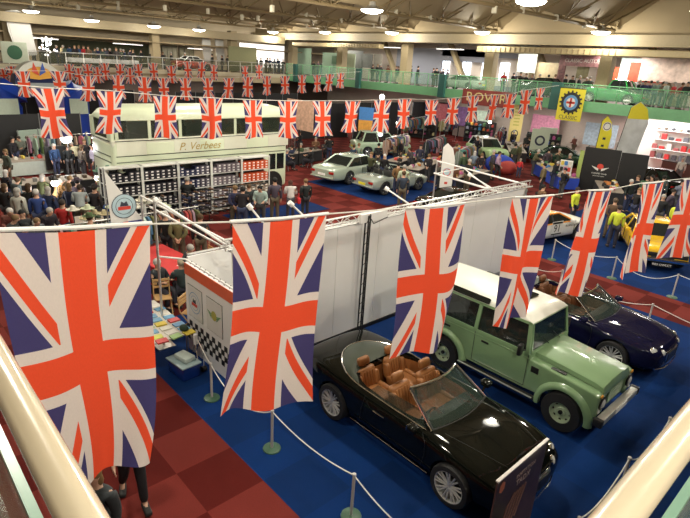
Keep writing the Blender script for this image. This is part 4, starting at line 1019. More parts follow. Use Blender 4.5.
# more cars in the middle distance
saloon('estate_car','light green estate car parked on a blue pad behind the clothes stalls',(-20.2,26.8,.012),math.radians(62),M('paint_pale_green',(.42,.55,.38),.3,coat=.6),L=4.4,W=.92,roofz=1.75,belt=1.05,nose=.95,boot=1.05,wb=2.6,fo=.8,cab=(-1.75,.9),rf=(-1.5,.3),square=True)
saloon('hatchback_car','bright pale green car in front of the far clothing stands',(-15.5,33.8,0),math.radians(-30),M('paint_lime',(.42,.62,.30),.3,coat=.6),L=4.2,W=.9,roofz=1.6,belt=.98,nose=.9,boot=1,wb=2.6,cab=(-1.6,.9),rf=(-1.3,.3),roofpaint=RWH,square=True)
saloon('black_car','black low sports car behind the white booth wall near the race car',(-6.3,17.6,0),math.radians(85),BLKP,L=4.5,W=.93,roofz=1.25,belt=.88)
for k,(px,py,yaw,lab) in enumerate([(650,190,150,'black car parked behind the yellow car, right of the black booth'),(688,211,160,'dark car nose just behind the yellow car'),(560,165,30,'dark car among the goods stalls left of the black booth')]):
    P=at(px,py,0); saloon('dark_car',lab,(P.x,P.y,0),math.radians(yaw),BLKP if k!=2 else M('paint_dark_green',(.01,.05,.03),.2,coat=.8),L=4.6)
# cars up on the galleries
P=aty(522/1+68,98,38.2)
P=aty(612,96,38.1); saloon('vintage_car','bright green vintage car up on the right gallery beside the visitors',(P.x,38.2,ZF),PI,M('paint_racing_green',(.02,.26,.05),.25,coat=.8),L=4.2,W=.8,roofz=1.7,belt=1.05,nose=1.0,boot=.85,wb=2.7,fo=.5,cab=(-1.2,.25),rf=(-.9,-.05),R=.36,style='spoke')
P=aty(462,83,38.2); saloon('silver_sports_car','pale silver sports car up on the right gallery near the cream column',(P.x,38.2,ZF),PI,SILV,L=4.4,W=.86,roofz=1.3,belt=.88,wb=2.5)
P=aty(500,88,38.4); saloon('dark_vintage_car','dark vintage car on the right gallery beside the silver sports car',(P.x-.6+4.5,38.4,ZF),PI,BLKP,L=4.0,W=.78,roofz=1.5,belt=.95,nose=.9,wb=2.5,style='spoke')
P=atx(196,60,-46.6); saloon('red_classic_car','red classic car with white roof up on the left gallery',(-47.3,P.y,ZF),PI/2,M('paint_classic_red',(.50,.03,.02),.3,coat=.7),L=4.3,W=.8,roofz=1.45,belt=.95,roofpaint=RWH,wb=2.5,square=True)
# ================================================================ BUS
BC=M('bus_cream_green',(.64,.72,.53),.35,coat=.3,noise=.02); BC2=M('bus_pale',(.74,.77,.64),.35,coat=.3,noise=.02)
bx0,bx1,by0,by1=-16.2,-13.9,4.7,13.25
bus=thing('double_decker_bus','cream and pale green double-decker bus behind the wall of shoe boxes','bus',((bx0+bx1)/2,(by0+by1)/2,0))
OX,OY=(bx0+bx1)/2,(by0+by1)/2
def B(a,b): return (a[0]-OX,a[1]-OY,a[2]),(b[0]-OX,b[1]-OY,b[2])
me=MB().box(*B((bx0,by0,.35),(bx1,by1,2.98)),BC,bev=.16)
me.build('lower_body',bus,True,60)
# upper deck : posts between windows and a domed roof
me=MB(); me.box(*B((bx0+.02,by0+.02,2.75),(bx1-.02,by1-.02,3.04)),BC2,bev=.05).build('waist_band',bus,True,60)
wy=[by0+.25]; nwin=6; step=(by1-by0-.5)/nwin
for i in range(nwin+1):
    y=by0+.25+i*step
    MB().box(*B((bx0+.03,y-.07,2.98),(bx1-.03,y+.07,3.80)),BC,bev=.02).build('window_post',bus)
for i in range(nwin):
    y0=by0+.25+i*step+.08; y1=y0+step-.16
    MB().box(*B((bx1-.06,y0,3.06),(bx1-.03,y1,3.72)),M('bus_glass',(.03,.04,.03),.05,alpha=.55,noise=0)).build('upper_window',bus); MB().box(*B((bx0+.03,y0,3.06),(bx0+.06,y1,3.72)),M('bus_glass')).build('upper_window',bus)
    m=MB()
    for dx in (.45,1.1,): pass
    m.box(*B((bx1-1.05,y0+.2,2.95),(bx1-.25,y0+.32,3.45)),M('bus_seat',(.10,.05,.03),.7),bev=.04); m.box(*B((bx0+.25,y0+.2,2.95),(bx0+1.05,y0+.32,3.45)),M('bus_seat'),bev=.04); m.build('bus_seat',bus)
for y,nm in ((by0,-1),(by1,1)):
    m=MB(); m.box(*B((bx0+.5,y+(.02 if nm<0 else -.05),3.06),(bx1-.5,y+(.05 if nm<0 else -.02),3.72)),M('bus_glass')); m.build('end_window',bus)
    MB().box(*B((bx0+.03,y+nm*-.0,2.98),(bx0+.45,y-nm*.15,3.80)),BC,bev=.03).build('end_pillar',bus); m=MB(); m.box(*B((bx1-.45,y,2.98),(bx1-.03,y-nm*.15,3.80)),BC,bev=.03); m.build('end_pillar',bus)
V=[];Fc=[];n=12
secs=[(by0-.0,.30),(by0+.25,.70),(by0+.8,.95),(by0+1.2,1),(by1-1.2,1),(by1-.5,.98),(by1-.12,.82),(by1,.55)]
for y,f in secs:
    for j in range(n+1):
        a=PI*j/n; x=math.cos(a); x=math.copysign(abs(x)**.55,x); z=abs(math.sin(a))**.7
        V.append((x*(bx1-bx0)/2*(.55+.45*f) ,y-OY,3.76+z*.52*f))
for i in range(len(secs)-1):
    for j in range(n): a=i*(n+1)+j; Fc.append((a,a+1,a+n+2,a+n+1))
Fc.append(tuple(range(n+1))); Fc.append(tuple(range((len(secs)-1)*(n+1),len(secs)*(n+1)))[::-1])
MB().add(V,Fc,BC).build('roof',bus,True,60)
m=MB()
for z in (2.96,2.36,2.12): m.box(*B((bx1+.0,by0+.15,z),(bx1+.012,by1-.15,z+.03)),LINEB); m.box(*B((bx0+.15,by0-.012,z),(bx1-.15,by0,z+.03)),LINEB)
m.build('coach_line',bus)
for k in range(4):
    MB().box(*B((bx1,by0+.2+k*2.4,2.4),(bx1+.006,by0+1.4+k*2.4,2.95)),BC2).build('pale_panel',bus)
text('P. Verbees',.46,GOLD,bus,plane_tf((bx1+.012-OX,8.5-OY,2.62),(0,1,0),(0,0,1)),'gold_lettering',.001,shear=.35)
for y0,y1 in ((12.15,12.55),(12.62,13.05)): MB().box(*B((bx1-.0,y0,1.25),(bx1+.012,y1,2.02)),GLASSD,bev=.004).build('lower_window',bus)
for y in (6.3,12.35):
    MB().lathe([(.62,0),(.62,.05),(.001,.05)],BLACK,24,Matrix.Translation((bx1-.03-OX,y-OY,.55))@Matrix.Rotation(PI/2,4,'Y')).build('wheel_arch',bus)
    for s in (1,-1):
        tm,rm=wheel_mesh('steel',.50,.28); o=link('wheel',tm,bus,((bx1-.12-OX) if s>0 else (bx0+.15-OX),y-OY,.50),-PI/2 if s>0 else PI/2); link('rim',rm,o)
# ================================================================ SHOE BOX RACK
RK=M('rack_white',(.68,.70,.66),.5)
rx=-12.25; bays=5; y0=3.7; bw=1.47
for k in range(bays):
    ya=y0+k*bw
    t=thing('display_rack','white metal display rack bay packed with shoe boxes before the bus, %s from the left'%ORD[k],'rack',(rx,ya,0),0,'shoe box racks')
    for yy in (0,bw-.05): MB().box((-.02,yy,0),(.03,yy+.045,2.28),RK).build('upright',t); MB().box((-.42,yy,0),(-.38,yy+.045,2.28),RK).build('upright',t)
    MB().box((-.42,.05,2.24),(.05,bw-.05,2.29),RK).build('top_rail',t)
    for j in range(4): MB().box((-.40,.05,.10+j*.53),(0,bw-.05,.13+j*.53),RK).build('shelf',t)
    MB().box((-.44,.05,.05),(-.42,bw-.05,2.24),BLACK).build('back_panel',t)
bxm=MB().box((0,0,0),(.34,.20,.115),PAINTO,bev=.006).mesh('shoe_box')
lbm=MB().box((.34,.07,.035),(.345,.155,.085),WHITE).sph((.345,.15,.06),(.004,.016,.016),WHITE,8,4).mesh('box_label')
for k in range(bays):
    for j in range(4):
        for c in range(6):
            for q in range(3):
                if random.random()<.06 and q==2: continue
                ya=y0+k*bw+.07+c*.225; z=.132+j*.53+q*.118
                if j==0 and q<1: continue
                col=(.02,.02,.03) if k<2 else (.025,.03,.08) if k<3 else (.22,.19,.22) if (k==3) else (.62,.10,.03) if j>=2 else (.45,.36,.28)
                if k==2 and c>3: col=(.10,.09,.12)
                o=link('shoe_box',bxm,None,(rx-.36,ya,z),0,col)
                o['label']='%s shoe box stacked in the %s rack bay before the bus'%({0:'black',1:'black',2:'navy',3:'greyish purple'}.get(k,'orange' if j>=2 else 'tan'),ORD[k]) if not(k==2 and c>3) else 'dull purple shoe box at the right side of the third rack bay'
                o['category']='box'; o['group']='shoe boxes on the racks'
                link('box_label',lbm,o)
# bicycle-like shoe stands: dark pushchair stands in front of the racks
for k,y in enumerate([5.2,6.6,7.4,8.3,9.1,9.8]):
    t=thing('shoe_display_stand','black wire display stand with shoes before the racks, %s from the left'%ORD[k],'display stand',(rx+1.0+.1*(k%2),y,0),.3*k,'wire shoe stands')
    m=MB(); m.tube([(0,0,0),(0,0,1.35)],.02,BLACK,6)
    for a in range(4):
        g=a*PI/2; m.tube([(0,0,.04),(.32*math.cos(g),.32*math.sin(g),.02)],.015,BLACK,5)
    m.build('stand_frame',t)
    for j in range(4):
        m=MB(); m.tube([(.3*math.cos(2*PI*i/12),.3*math.sin(2*PI*i/12),.35+j*.3) for i in range(12)],.012,BLACK,5,closed=True); m.build('ring_shelf',t)
        for i in range(5):
            g=2*PI*i/5+j; x,yy=.3*math.cos(g),.3*math.sin(g)
            MB().box((x-.12,yy-.04,.362+j*.3),(x+.12,yy+.04,.42+j*.3),M('shoe_tone_%d'%(i%3),[(.02,.02,.02),(.12,.06,.03),(.25,.2,.16)][i%3],.6),bev=.025).build('shoe',t,True)
# ================================================================ WHITE BOOTH WITH TRUSSES
def truss(name,label,a,b,w=.29,n=None,mat=ALU,tri=True,group=None):
    a,b=Vector(a),Vector(b); t=thing(name,label,'truss',a,0,group); d=(b-a); L=d.length; u=d.normalized(); side=u.cross(Vector((0,0,1))).normalized() if abs(u.z)<.9 else Vector((1,0,0)); up=side.cross(u).normalized()
    n=n or max(2,int(L/.5)); C=[side*w/2,-side*w/2,up*w*.87] if tri else [side*w/2,-side*w/2]
    for c in C: MB().tube([c,c+d],.024,mat,8).build('chord',t,True)
    m=MB()
    for i in range(n):
        p=d*(i/n); q=d*((i+.5)/n); r=d*((i+1)/n)
        for (s,e) in ([(0,1),(1,2),(2,0)] if tri else [(0,1)]): m.tube([p+C[s],q+C[e],r+C[s]],.011,mat,5)
    m.build('bracing',t,True); return t
ZT=2.93
cb=MB().tube([(-2.98,1.63,2.2),(-2.55,2.06,2.18),(-.3,2.06,2.18)],.022,WHITE,8)
[cb.tube([(-2.3+k*.2,2.04,2.15),(-2.3+k*.2,2.08,2.21)],.013,BLACK,5) for k in range(10)]
cb.build('top_bar',None,True,label='thin white bar running along the top of the chequered stand',cat='bar')
wall=thing('booth_wall','long white booth wall panel behind the black convertible and green off-roader','booth wall',(-.85,2.2,0))
for k in range(8):
    ya=k*1.37; MB().box((-.03,ya+.006,0.02),(.03,ya+1.364,ZT-.05),WHITE,bev=.004).build('panel',wall)
m=MB().box((.03,0,.0),(.06,10.96,.10),BLACK); m.build('skirting',wall)
m=MB().box((-.05,10.96,.0),(.05,11.02,ZT-.05),ALU); m.build('end_post',wall)
# roof fabric edge seen from above behind it
bw_=thing('booth_wall','lower white booth wall with aluminium rail behind the chequered stand panel','booth wall',(-2.75,2.2,0)); MB().box((-.03,0,0),(.03,10.9,2.15),WHITE).build('panel',bw_); MB().tube([(0,0,2.2),(0,10.9,2.2)],.03,ALU,8).build('top_rail',bw_,True)
truss('lighting_truss','long aluminium truss along the top of the white booth wall',(-.85,2.0,ZT+.0),(-.85,13.5,ZT+.0),.2,22)
def ladder(label,a,b,h,n):
    a,b=Vector(a),Vector(b); t=thing('lattice_beam',label,'truss',a); d=b-a; u=Vector((0,0,-h))
    MB().tube([(0,0,0),d],.03,WHITE,8).build('chord',t,True); MB().tube([u,d+u],.03,WHITE,8).build('chord',t,True); m=MB()
    for i in range(n): m.tube([d*(i/n)+(u if i%2 else u*0),d*((i+1)/n)+(u*0 if i%2 else u)],.02,WHITE,6)
    m.build('bracing',t,True)
ladder('two-bar white truss frame reaching back from the far end of the white booth',(-.85,13.3,ZT+.05),(-5.2,14.1,ZT+.05),.5,3)
ladder('two-bar white truss frame running back above the long booth wall end',(-.85,11.6,ZT+.02),(-5.2,14.0,ZT-.42),.01,1)
for lab_,a_,b_ in (('white bar rising from the tall frame post to the booth corner',(-2.98,1.63,3.5),(-.85,2.1,ZT+.05)),('white bar from the booth corner back toward the shoe racks',(-.85,2.15,ZT+.1),at(141,196,3.1)),('lower white bar from the booth corner toward the shoe racks',(-.85,2.2,ZT-.1),at(150,207,2.9))): MB().tube([a_,b_],.025,WHITE,8).build('top_bar',None,True,label=lab_,cat='bar')
for k,(x,y,zz) in enumerate([(-5.2,14.1,ZT),(*at(141,196,3.1)[:2],3.1),(-2.98,1.63,3.55),(-.85,13.3,ZT)]):
    MB().tube([(x,y,0),(x,y,zz)],.03,ALU,8).box((x-.2,y-.2,0),(x+.2,y+.2,.02),ALU).build('frame_post',None,True,label='aluminium frame post %s'%['at the far back corner of the booth truss','between the shoe racks and the booth','beside the brochure table','at the right end of the white booth wall'][k],cat='post')
# tall dark lighting tower in front of the wall
tw=thing('lighting_tower','thin black lattice lighting tower standing before the white booth wall','lighting tower',(-.66,5.75,0))
m=MB()
for dx,dy in ((-.05,-.05),(.05,-.05),(0,.06)): m.tube([(dx,dy,0),(dx,dy,3.1)],.02,BLACK,6)
m.build('tower_rods',tw,True); m=MB()
for i in range(12): m.tube([(-.05,-.05,i*.26),(.05,-.05,i*.26+.13),(0,.06,i*.26+.26)],.01,BLACK,5)
m.build('tower_bracing',tw); MB().tube([(0,0,3.1),(.08,.1,2.9),(.1,.55,3.0)],.012,BLACK,6).build('cable',tw); MB().box((-.1,-.25,0),(.25,.25,.02),BLACK).build('base_plate',tw)
MB().box((-.72,5.5,2.92),(-.66,6.4,3.14),WHITE,bev=.01).build('truss_sign',None,label='small white plate fixed to the truss beside the black lighting tower',cat='plate')
# spot arms
for k,(p0,p1) in enumerate([((250,207),(264,224)),((291,204),(306,218)),((387,189),(412,206)),((470,175),(498,192)),((157,201),(190,222))]):
    B_=atx(*p1,-.9); A_=B_+Vector((-1.0,-.05,.42)); 
    # bring the lamp end onto the line of sight the picture shows
    A_=at(p0[0],p0[1],B_.z+.35) if k<4 else at(p0[0],p0[1],B_.z+.2)
    if (A_-B_).length>2.2: A_=B_+(A_-B_).normalized()*1.6
    t=thing('spotlight_arm','white spotlight arm on the booth truss, %s'%['left one above the second large flag','just right of the second large flag','before the silver roadster','at the right end of the booth','above the checkered panel left end'][k],'spotlight',B_)
    d=A_-B_; MB().tube([(0,0,0),d],.022,WHITE,8).build('arm',t,True); MB().tube([d-d.normalized()*.05,d+d.normalized()*.06],.055,WHITE,10).build('lamp_head',t,True) #
# chequered panel
ck=thing('chequered_stand','white stand panel with orange top stripe and black chequers left of the second flag','display panel',(-2.55,2.06,0))
MB().box((0,-.03,0),(2.3,.03,2.12),WHITE).build('panel',ck)
MB().box((0,-.042,1.86),(2.3,-.03,2.12),M('stripe_orange_red',(.75,.13,.05),.5)).build('orange_stripe',ck)
m=MB(); s=.125
for i in range(19):
    for j in range(4):
        if (i+j)%2==0 and i*s<2.28: m.box((i*s,-.038,.28+j*s),(min(2.3,(i+1)*s),-.031,.28+(j+1)*s),BLACK)
m.build('black_chequers',ck)
def emblem(parent,o,x,y,r,cols,name='round_emblem',txt=None,wings=False):
    T=plane_tf(o,x,y); m=MB(); disc(m,T,0,r,cols[0],28,.002); disc(m,T,r*.94,r,cols[1],28,.004); disc(m,T,r*.64,r*.68,cols[1],28,.004)
    m.add([T@Vector(p) for p in ((-r*.5,-r*.3,.006),(r*.5,-r*.3,.006),(r*.5,-.02*r,.006),(-r*.5,-.02*r,.006))],[(0,1,2,3)],cols[2])
    m.add([T@Vector(p) for p in ((-r*.35,0,.006),(r*.35,0,.006),(r*.2,r*.4,.006),(0,r*.25,.006),(-r*.2,r*.42,.006))],[(0,1,2,3,4)],cols[3]); m.build(name,parent)
PW=M('poster_white',(.74,.73,.70),.5,noise=.02); INK=M('ink_dark',(.03,.035,.06),.6); INKR=M('ink_red',(.6,.05,.03),.6); INKB=M('ink_blue',(.12,.30,.55),.6); INKG=M('ink_green',(.10,.30,.08),.6)
for xo in (.12,.95):
    MB().box((xo,-.045,.92),(xo+.62,-.031,1.66),PW).build('poster',ck); MB().box((xo-.01,-.040,.91),(xo+.63,-.030,1.67),LINEB).build('poster_edge',ck)
emblem(ck,(.43,-.05,1.30),(1,0,0),(0,0,1),.25,(PW,INKB,INKR,INK))
m=MB(); T=plane_tf((1.26,-.048,1.32),(1,0,0),(0,0,1)); disc(m,T,0,.11,M('ink_olive',(.45,.42,.08),.6),16,.002)
for sgn in(-1,1):
    for q in range(3): m.add([T@Vector(p) for p in ((sgn*.1,.02-q*.045,.003),(sgn*(.28-q*.05),.07-q*.045,.003),(sgn*(.26-q*.05),.04-q*.045,.003),(sgn*.1,-.01-q*.045,.003))],[(0,1,2,3)],INKG)
m.build('winged_emblem',ck)
# ================================================================ ROPE POSTS
def rope_post(P,label,hz=.80):
    t=thing('rope_post',label,'rope post',(P[0],P[1],0),0,'white rope posts on the blue carpet')
    MB().lathe([(.001,.035),(.10,.03),(.155,.018),(.16,0),(.001,0)],M('post_base_green',(.05,.12,.07),.4),20).build('base',t,True)
    MB().lathe([(.024,.03),(.024,hz-.03),(.03,hz-.03),(.03,hz),(.001,hz+.005)],M('post_grey',(.50,.47,.44),.4),12).build('pole',t,True)
    return Vector((P[0],P[1],hz-.03))
RL=['beside the blue storage box','under the second large flag','at the bottom edge left of the black car','on the blue carpet before the yellow car, left one','on the blue carpet before the yellow car, right one','behind the bonnet of the indigo convertible','just left of the right handrail, lower one','left of the right handrail, upper one','at the foot of the right handrail','at the far right behind the handrail']
Ps=[at(211.9,398),at(271.9,448.5),at(351,516),at(611.6,278.2),at(671.9,297.2),Vector((8.7,13.3,0)),at(629.7,458.3,.78),at(670.3,418.4,.78)]
Ps[6].z=0;Ps[7].z=0
pre=Vector((-.2-2.4,1.55,0)); Ps[5]=at(652.9,304.7,.77); Ps[5].z=0; extra=[Vector((5.95,3.45,0)),Vector((6.2,9.3,0)),Vector((-.5,15.5,0)),Vector((5.7,15.5,0)),Vector((1.2,12.6,0)),Vector((5.4,1.6,0))]
tops=[rope_post(p,'grey rope post with green base '+RL[k]) for k,p in enumerate(Ps)]
et=[rope_post(p,'grey rope post '+['near the bonnet of the black car at the right handrail','beside the indigo convertible nose','at the left end of the yellow car rope','at the right end of the yellow car rope','behind the seats of the indigo convertible','at the bottom edge beyond the black car nose'][k]) for k,p in enumerate(extra)]
rn=[0]
def rope(a,b,label,sag=.28,r=.011):
    n=16; m=MB(); m.tube([a.lerp(b,i/n)-Vector((0,0,sag*4*(i/n)*(1-i/n))) for i in range(n+1)],r,M('rope_white',(.75,.73,.68),.6,noise=.15,nscale=60),6)
    m.build('barrier_rope',None,True,label=label,cat='rope',group='white barrier ropes')
rope(tops[0],tops[1],'white rope from the storage box post to the post under the second flag',.35)
rope(tops[1],tops[2],'white rope sagging along the carpet edge at the bottom left of the black car',.12)
rope(tops[2],et[5],'white rope leaving the bottom edge before the black car',.2)
rope(tops[0],Vector((-2.2,2.0,.6)),'short white rope to the chequered panel',.05)
rope(tops[3],tops[4],'white rope sagging before the yellow car bumper',.38)
rope(et[2],tops[3],'white rope left of the yellow car',.2); rope(tops[4],et[3]+Vector((4,0,0)) if 0 else Vector((13,15.5,.77)),'white rope right of the yellow car',.3)
rope(et[4],tops[5],'white rope along the aisle behind the indigo convertible',.3); rope(Vector((-.6,12.8,.77)),et[4],'white rope along the aisle behind the off-roader',.25)
rope(tops[5],Vector((9.5,12.1,.7)),'white rope sagging from the post behind the indigo bonnet to the right edge',.25)
rope(et[0],tops[6],'white rope climbing beside the lower right handrail',.22); rope(tops[6],tops[7],'white rope between the two posts at the right handrail',.3); rope(tops[7],et[1],'white rope beyond the upper post at the right handrail',.3); rope(et[5],et[0],'white rope across the nose of the black car',.2)
# ================================================================ INFO BOARD BEFORE THE BLACK CAR
IA=atx(499,479,5.36); IB_=atx(548,441,5.36); IH=(IA.z+IB_.z)/2; IW=(IB_.y-IA.y)/2
ib=thing('information_board','brown printed information board with pale top edge before the black car grille','sign board',(5.55,(IA.y+IB_.y)/2,0))
BR=M('board_brown',(.085,.045,.042),.35,coat=.3,noise=.25,nscale=5)
T=Matrix.Translation((-.19,0,.0))@Matrix.Rotation(.0,4,'Y')
MB().box((-.02,-IW,.12),(.0,IW,IH-.02),BR,T).build('board',ib)
MB().box((-.03,-IW-.01,IH-.02),(.01,IW+.01,IH),M('board_edge',(.72,.66,.62),.3),T).build('top_edge',ib)
for y in (-IW*.7,IW*.7): MB().box(T@Vector((-.03,y-.03,0)),T@Vector((.25,y+.03,.13)),GREY,bev=.01).build('foot',ib)
text('TADX',.13,M('board_text',(.55,.42,.40),.4),ib,plane_tf(T@Vector((.004,.06,IH-.34)),(0,1,0),(0,0,1)),'lettering')
text('INVITATION',.085,M('board_text'),ib,plane_tf(T@Vector((.004,.10,IH-.22)),(0,1,0),(0,0,1)),'lettering')
m=MB(); TT=plane_tf(T@Vector((.004,-IW+.12,IH-.16)),(0,1,0),(0,0,1)); m.add([TT@Vector(p) for p in ((0,.09,.003),(.06,.05,.003),(.06,-.05,.003),(0,-.09,.003),(-.06,-.05,.003),(-.06,.05,.003))],[(0,1,2,3,4,5)],M('badge_orange',(.7,.22,.12),.5)); m.build('badge',ib)
m=MB()
for k in range(5): m.tube([T@Vector((.004,.0+.08*k-.3,IH-.95)),T@Vector((.004,.06+.09*k-.3,IH-.65)),T@Vector((.004,.2+.07*k-.3,IH-.48))],.012,M('board_figure',(.32,.17,.15),.5),5)
m.build('printed_figure',ib)
# ================================================================ LEFT FOREGROUND TABLES
tb=thing('brochure_table','folding table with brochures and bright packs left of the chequered panel','table',(-2.9,1.35,0))
MB().box((-1.0,-.5,.72),(1.0,.5,.75),M('table_top',(.62,.58,.52),.5),bev=.01).build('tabletop',tb)
for x in(-.85,.85):
    for y in(-.4,.4): MB().tube([(x,y,.72),(x,y,0)],.016,GREY,6).build('leg',tb)
cl=[(.10,.30,.50),(.15,.35,.55),(.65,.50,.05),(.60,.62,.10),(.62,.60,.52),(.55,.05,.05),(.70,.68,.62),(.12,.28,.48),(.35,.55,.20)]
names=['blue','light blue','amber','yellow green','cream','red','white','steel blue','green']
for i in range(8):
    for j in range(3):
        k=(i*2+j*3)%9
        if i<4: k=random.choice((0,1,7,6,5))
        x=-3.8+.14+i*.24; y=1.02+j*.3
        link('brochure',MB().box((0,0,0),(.17,.23,.012+.01*(k%3)),PAINTO).mesh('brochure'),None,(x,y,.751),random.uniform(-.12,.12),cl[k],'%s brochure on the folding table, %s from far end, %s row'%(names[k],ORD[i],['near','middle','back'][j]),'brochure','brochures on the folding table')
link('dark_bag',MB().sph((0,0,.06),(.13,.09,.07),CLOTH,12,8).mesh('dark_bag',True),None,(-2.05,1.7,.76),0,(.02,.04,.02),'dark green soft bag at the near corner of the brochure table','bag')
sb=thing('storage_box','blue plastic storage box with clear lid and a white pack on top','box',(-1.62,1.45,0),.1)
MB().box((-.30,-.20,0),(.30,.20,.30),M('tub_blue',(.01,.04,.25),.25,coat=.4),bev=.03).build('tub',sb,True); MB().box((-.33,-.23,.30),(.33,.23,.335),M('tub_lid',(.45,.60,.62),.2,alpha=.8),bev=.012).build('lid',sb,True)
link('plastic_pack',MB().box((-.2,-.13,0),(.2,.13,.11),M('pack_white',(.60,.70,.66),.3),bev=.03).mesh('plastic_pack',True),None,(-1.62,1.48,.337),.2,None,'pale plastic wrapped pack lying on the storage box lid','pack')
t=thing('folding_trolley','tangled chrome trolley frame leaning by the chequered panel','trolley',(-1.75,1.82,0))
MB().tube([(-.3,0,.05),(-.1,.05,.55),(.2,.05,.5),(.3,0,.05)],.012,CHROME,6).tube([(-.2,.05,.05),(.1,.0,.6)],.012,CHROME,6).tube([(.15,-.05,.05),(-.15,.05,.5)],.012,CHROME,6).build('frame',t,True)
MB().tube([(-.3,-.05,.06),(-.3,.05,.06)],.06,BLACK,12).build('wheel',t); MB().tube([(.3,-.05,.06),(.3,.05,.06)],.06,BLACK,12).build('wheel',t)
MB().box((-.05,-.05,.5),(.0,.05,.75),WHITE,bev=.02).build('handle',t)
rt=thing('red_table','table under a bright red cloth with seated visitors behind the first flag','table',(-6.4,3.3,0),.1)
MB().box((-1.2,-.6,.70),(1.2,.6,.74),REDC,bev=.01).build('tabletop',rt)
m=MB()
for k in range(24):
    pass
m.box((-1.21,-.61,.12),(-1.19,.61,.73),REDC).box((1.19,-.61,.12),(1.21,.61,.73),REDC).box((-1.21,-.61,.12),(1.21,-.59,.73),REDC).box((-1.21,.59,.12),(1.21,.61,.73),REDC); m.build('cloth_skirt',rt)
for x in(-1.1,1.1):
    for y in(-.5,.5): MB().tube([(x,y,.70),(x,y,0)],.02,GREY,6).build('leg',rt)
link('paper_sheet',MB().box((0,0,0),(.3,.21,.004),WHITE).mesh('paper_sheet'),None,(-5.7,3.3,.741),.4,None,'white paper sheet lying on the red table','paper')
def folding_chair(loc,rz,label):
    t=thing('folding_chair',label,'chair',loc,rz)
    MB().box((-.2,-.2,.44),(.2,.2,.465),WOOD,bev=.01).build('seat',t)
    m=MB()
    for k in range(3): m.box((-.26+.0,-.19,.62+k*.09),(-.235,.19,.68+k*.09),WOOD)
    m.build('backrest',t)
    for y in (-.2,.2):
        MB().tube([(-.25,y,.88),(-.22,y,.5),(.22,y,0)],.016,WOOD,6).build('leg',t); MB().tube([(.18,y,.45),(-.24,y,0)],.016,WOOD,6).build('leg',t)
    return t
folding_chair((-4.55,2.35,0),-.3,'pale wooden folding chair with open back before the red table')
folding_chair((-3.35,2.55,0),.6,'pale wooden folding chair nearest the chequered panel')
folding_chair((-6.3,4.5,0),-1.6,'pale wooden folding chair behind the red table')
# triangular banner with emblem
def tri_banner(): 
    X=-4.9; a=atx(104,170,X); b=atx(112,229,X); c=atx(147,225,X); bot=Vector((X,b.y,0)); 
    t=thing('triangular_banner','white triangular sail banner with round emblem above the first flag','banner',(X,a.y-.02,0))
    o=Vector((X,a.y-.02,0)); P=[a-o,b-o,c-o]; 
    V=[p+Vector((.006,0,0)) for p in P]+[p-Vector((.006,0,0)) for p in P]
    MB().add(V,[(0,1,2),(5,4,3),(0,3,4,1),(1,4,5,2),(2,5,3,0)],PW).build('sail',t)
    MB().tube([(0,0,0),P[0]+Vector((0,-.02,.05))],.015,GREY,6).build('pole',t,True); MB().box((-.2,-.2,0),(.2,.2,.02),GREY).build('base',t)
    ctr=atx(124,206,X)-o+Vector((.012,0,0)); emblem(t,ctr,(0,1,0),(0,0,1),.30,(M('emblem_blue_pale',(.45,.60,.66),.6),INK,INKR,INK))
    # small flag strip under the emblem
    e=atx(128,222,X)-o; m=MB(); m.box((.008,e.y-.45,e.z-.08),(.012,e.y+.35,e.z+.02),M('ink_blue_dark',(.06,.07,.25),.6)); m.box((.012,e.y-.12,e.z-.08),(.014,e.y+.0,e.z+.02),INKR); m.build('flag_strip',t)
tri_banner()
def feather(px0,py0,pxt,pyt,zt,w,col,lab,mark,zb=.0,tilt=0):
    base=at(px0,py0,zb); t=thing('feather_banner',lab,'banner',base)
    dirY=Vector((R_[0],R_[1],0)).normalized()
    outl=[(0,.35),(w*.95,.45),(w*1.05,zt*.75),(w*.8,zt*.92),(w*.35,zt),(0,zt*.93)]
    T=Matrix((dirY,Vector((0,0,1)),dirY.cross(Vector((0,0,1))))).transposed().to_4x4()@Matrix.Shear('XZ',4,(0,0)) 
    sh=tilt
    P=[dirY*(x+sh*z)+Vector((0,0,z)) for x,z in outl]; nn=dirY.cross(Vector((0,0,1)))*.006; n=len(P)
    MB().add([p+nn for p in P]+[p-nn for p in P],[tuple(range(n)),tuple(range(2*n-1,n-1,-1))]+[(i,n+i,n+(i+1)%n,(i+1)%n) for i in range(n)],col).build('banner_cloth',t)
    MB().tube([(0,0,0),dirY*(sh*zt*.93)+Vector((0,0,zt*.93)),dirY*(sh*zt+w*.35)+Vector((0,0,zt+.02))],.018,BLACK,6).build('pole',t,True)
    MB().box((-.25,-.25,0),(.25,.25,.03),BLACK).build('base',t)
    if mark:
        zc=zt*mark[0]; o=dirY*(w*.5+sh*zc)+Vector((0,0,zc))-nn*1.6 if 1 else 0
        cam=Vector(CAM)-base; side=1 if nn.dot(cam)>0 else -1; o=dirY*(w*.5+sh*zc)+Vector((0,0,zc))+nn*side*1.6
        T=plane_tf(o,dirY*side*-1 if 0 else dirY,Vector((0,0,1))); zax=T.to_3x3()@Vector((0,0,1)); 
        m=MB(); k=1 if zax.dot(cam)>0 else -1; disc(m,T,0,w*.36,mark[1],20,.003*k); disc(m,T,w*.24,w*.30,mark[2],20,.006*k); m.build('round_emblem',t)
        for j in range(5):
            zc2=zt*(mark[0]-.17-.1*j); 
            if zc2<.5: break
            MB().box((-w*.12,-w*.09,-.002),(w*.12,w*.09,.002),mark[2],plane_tf(dirY*(w*.5+sh*zc2)+Vector((0,0,zc2))+nn*side*1.6,dirY,Vector((0,0,1)))).build('banner_lettering',t)
    return t
feather(437,206,427,147,3.1,.62,PW,'white feather banner with small emblem at the left of the booth truss end',(.55,M('emblem_blue_pale'),INKR),0,-.02)
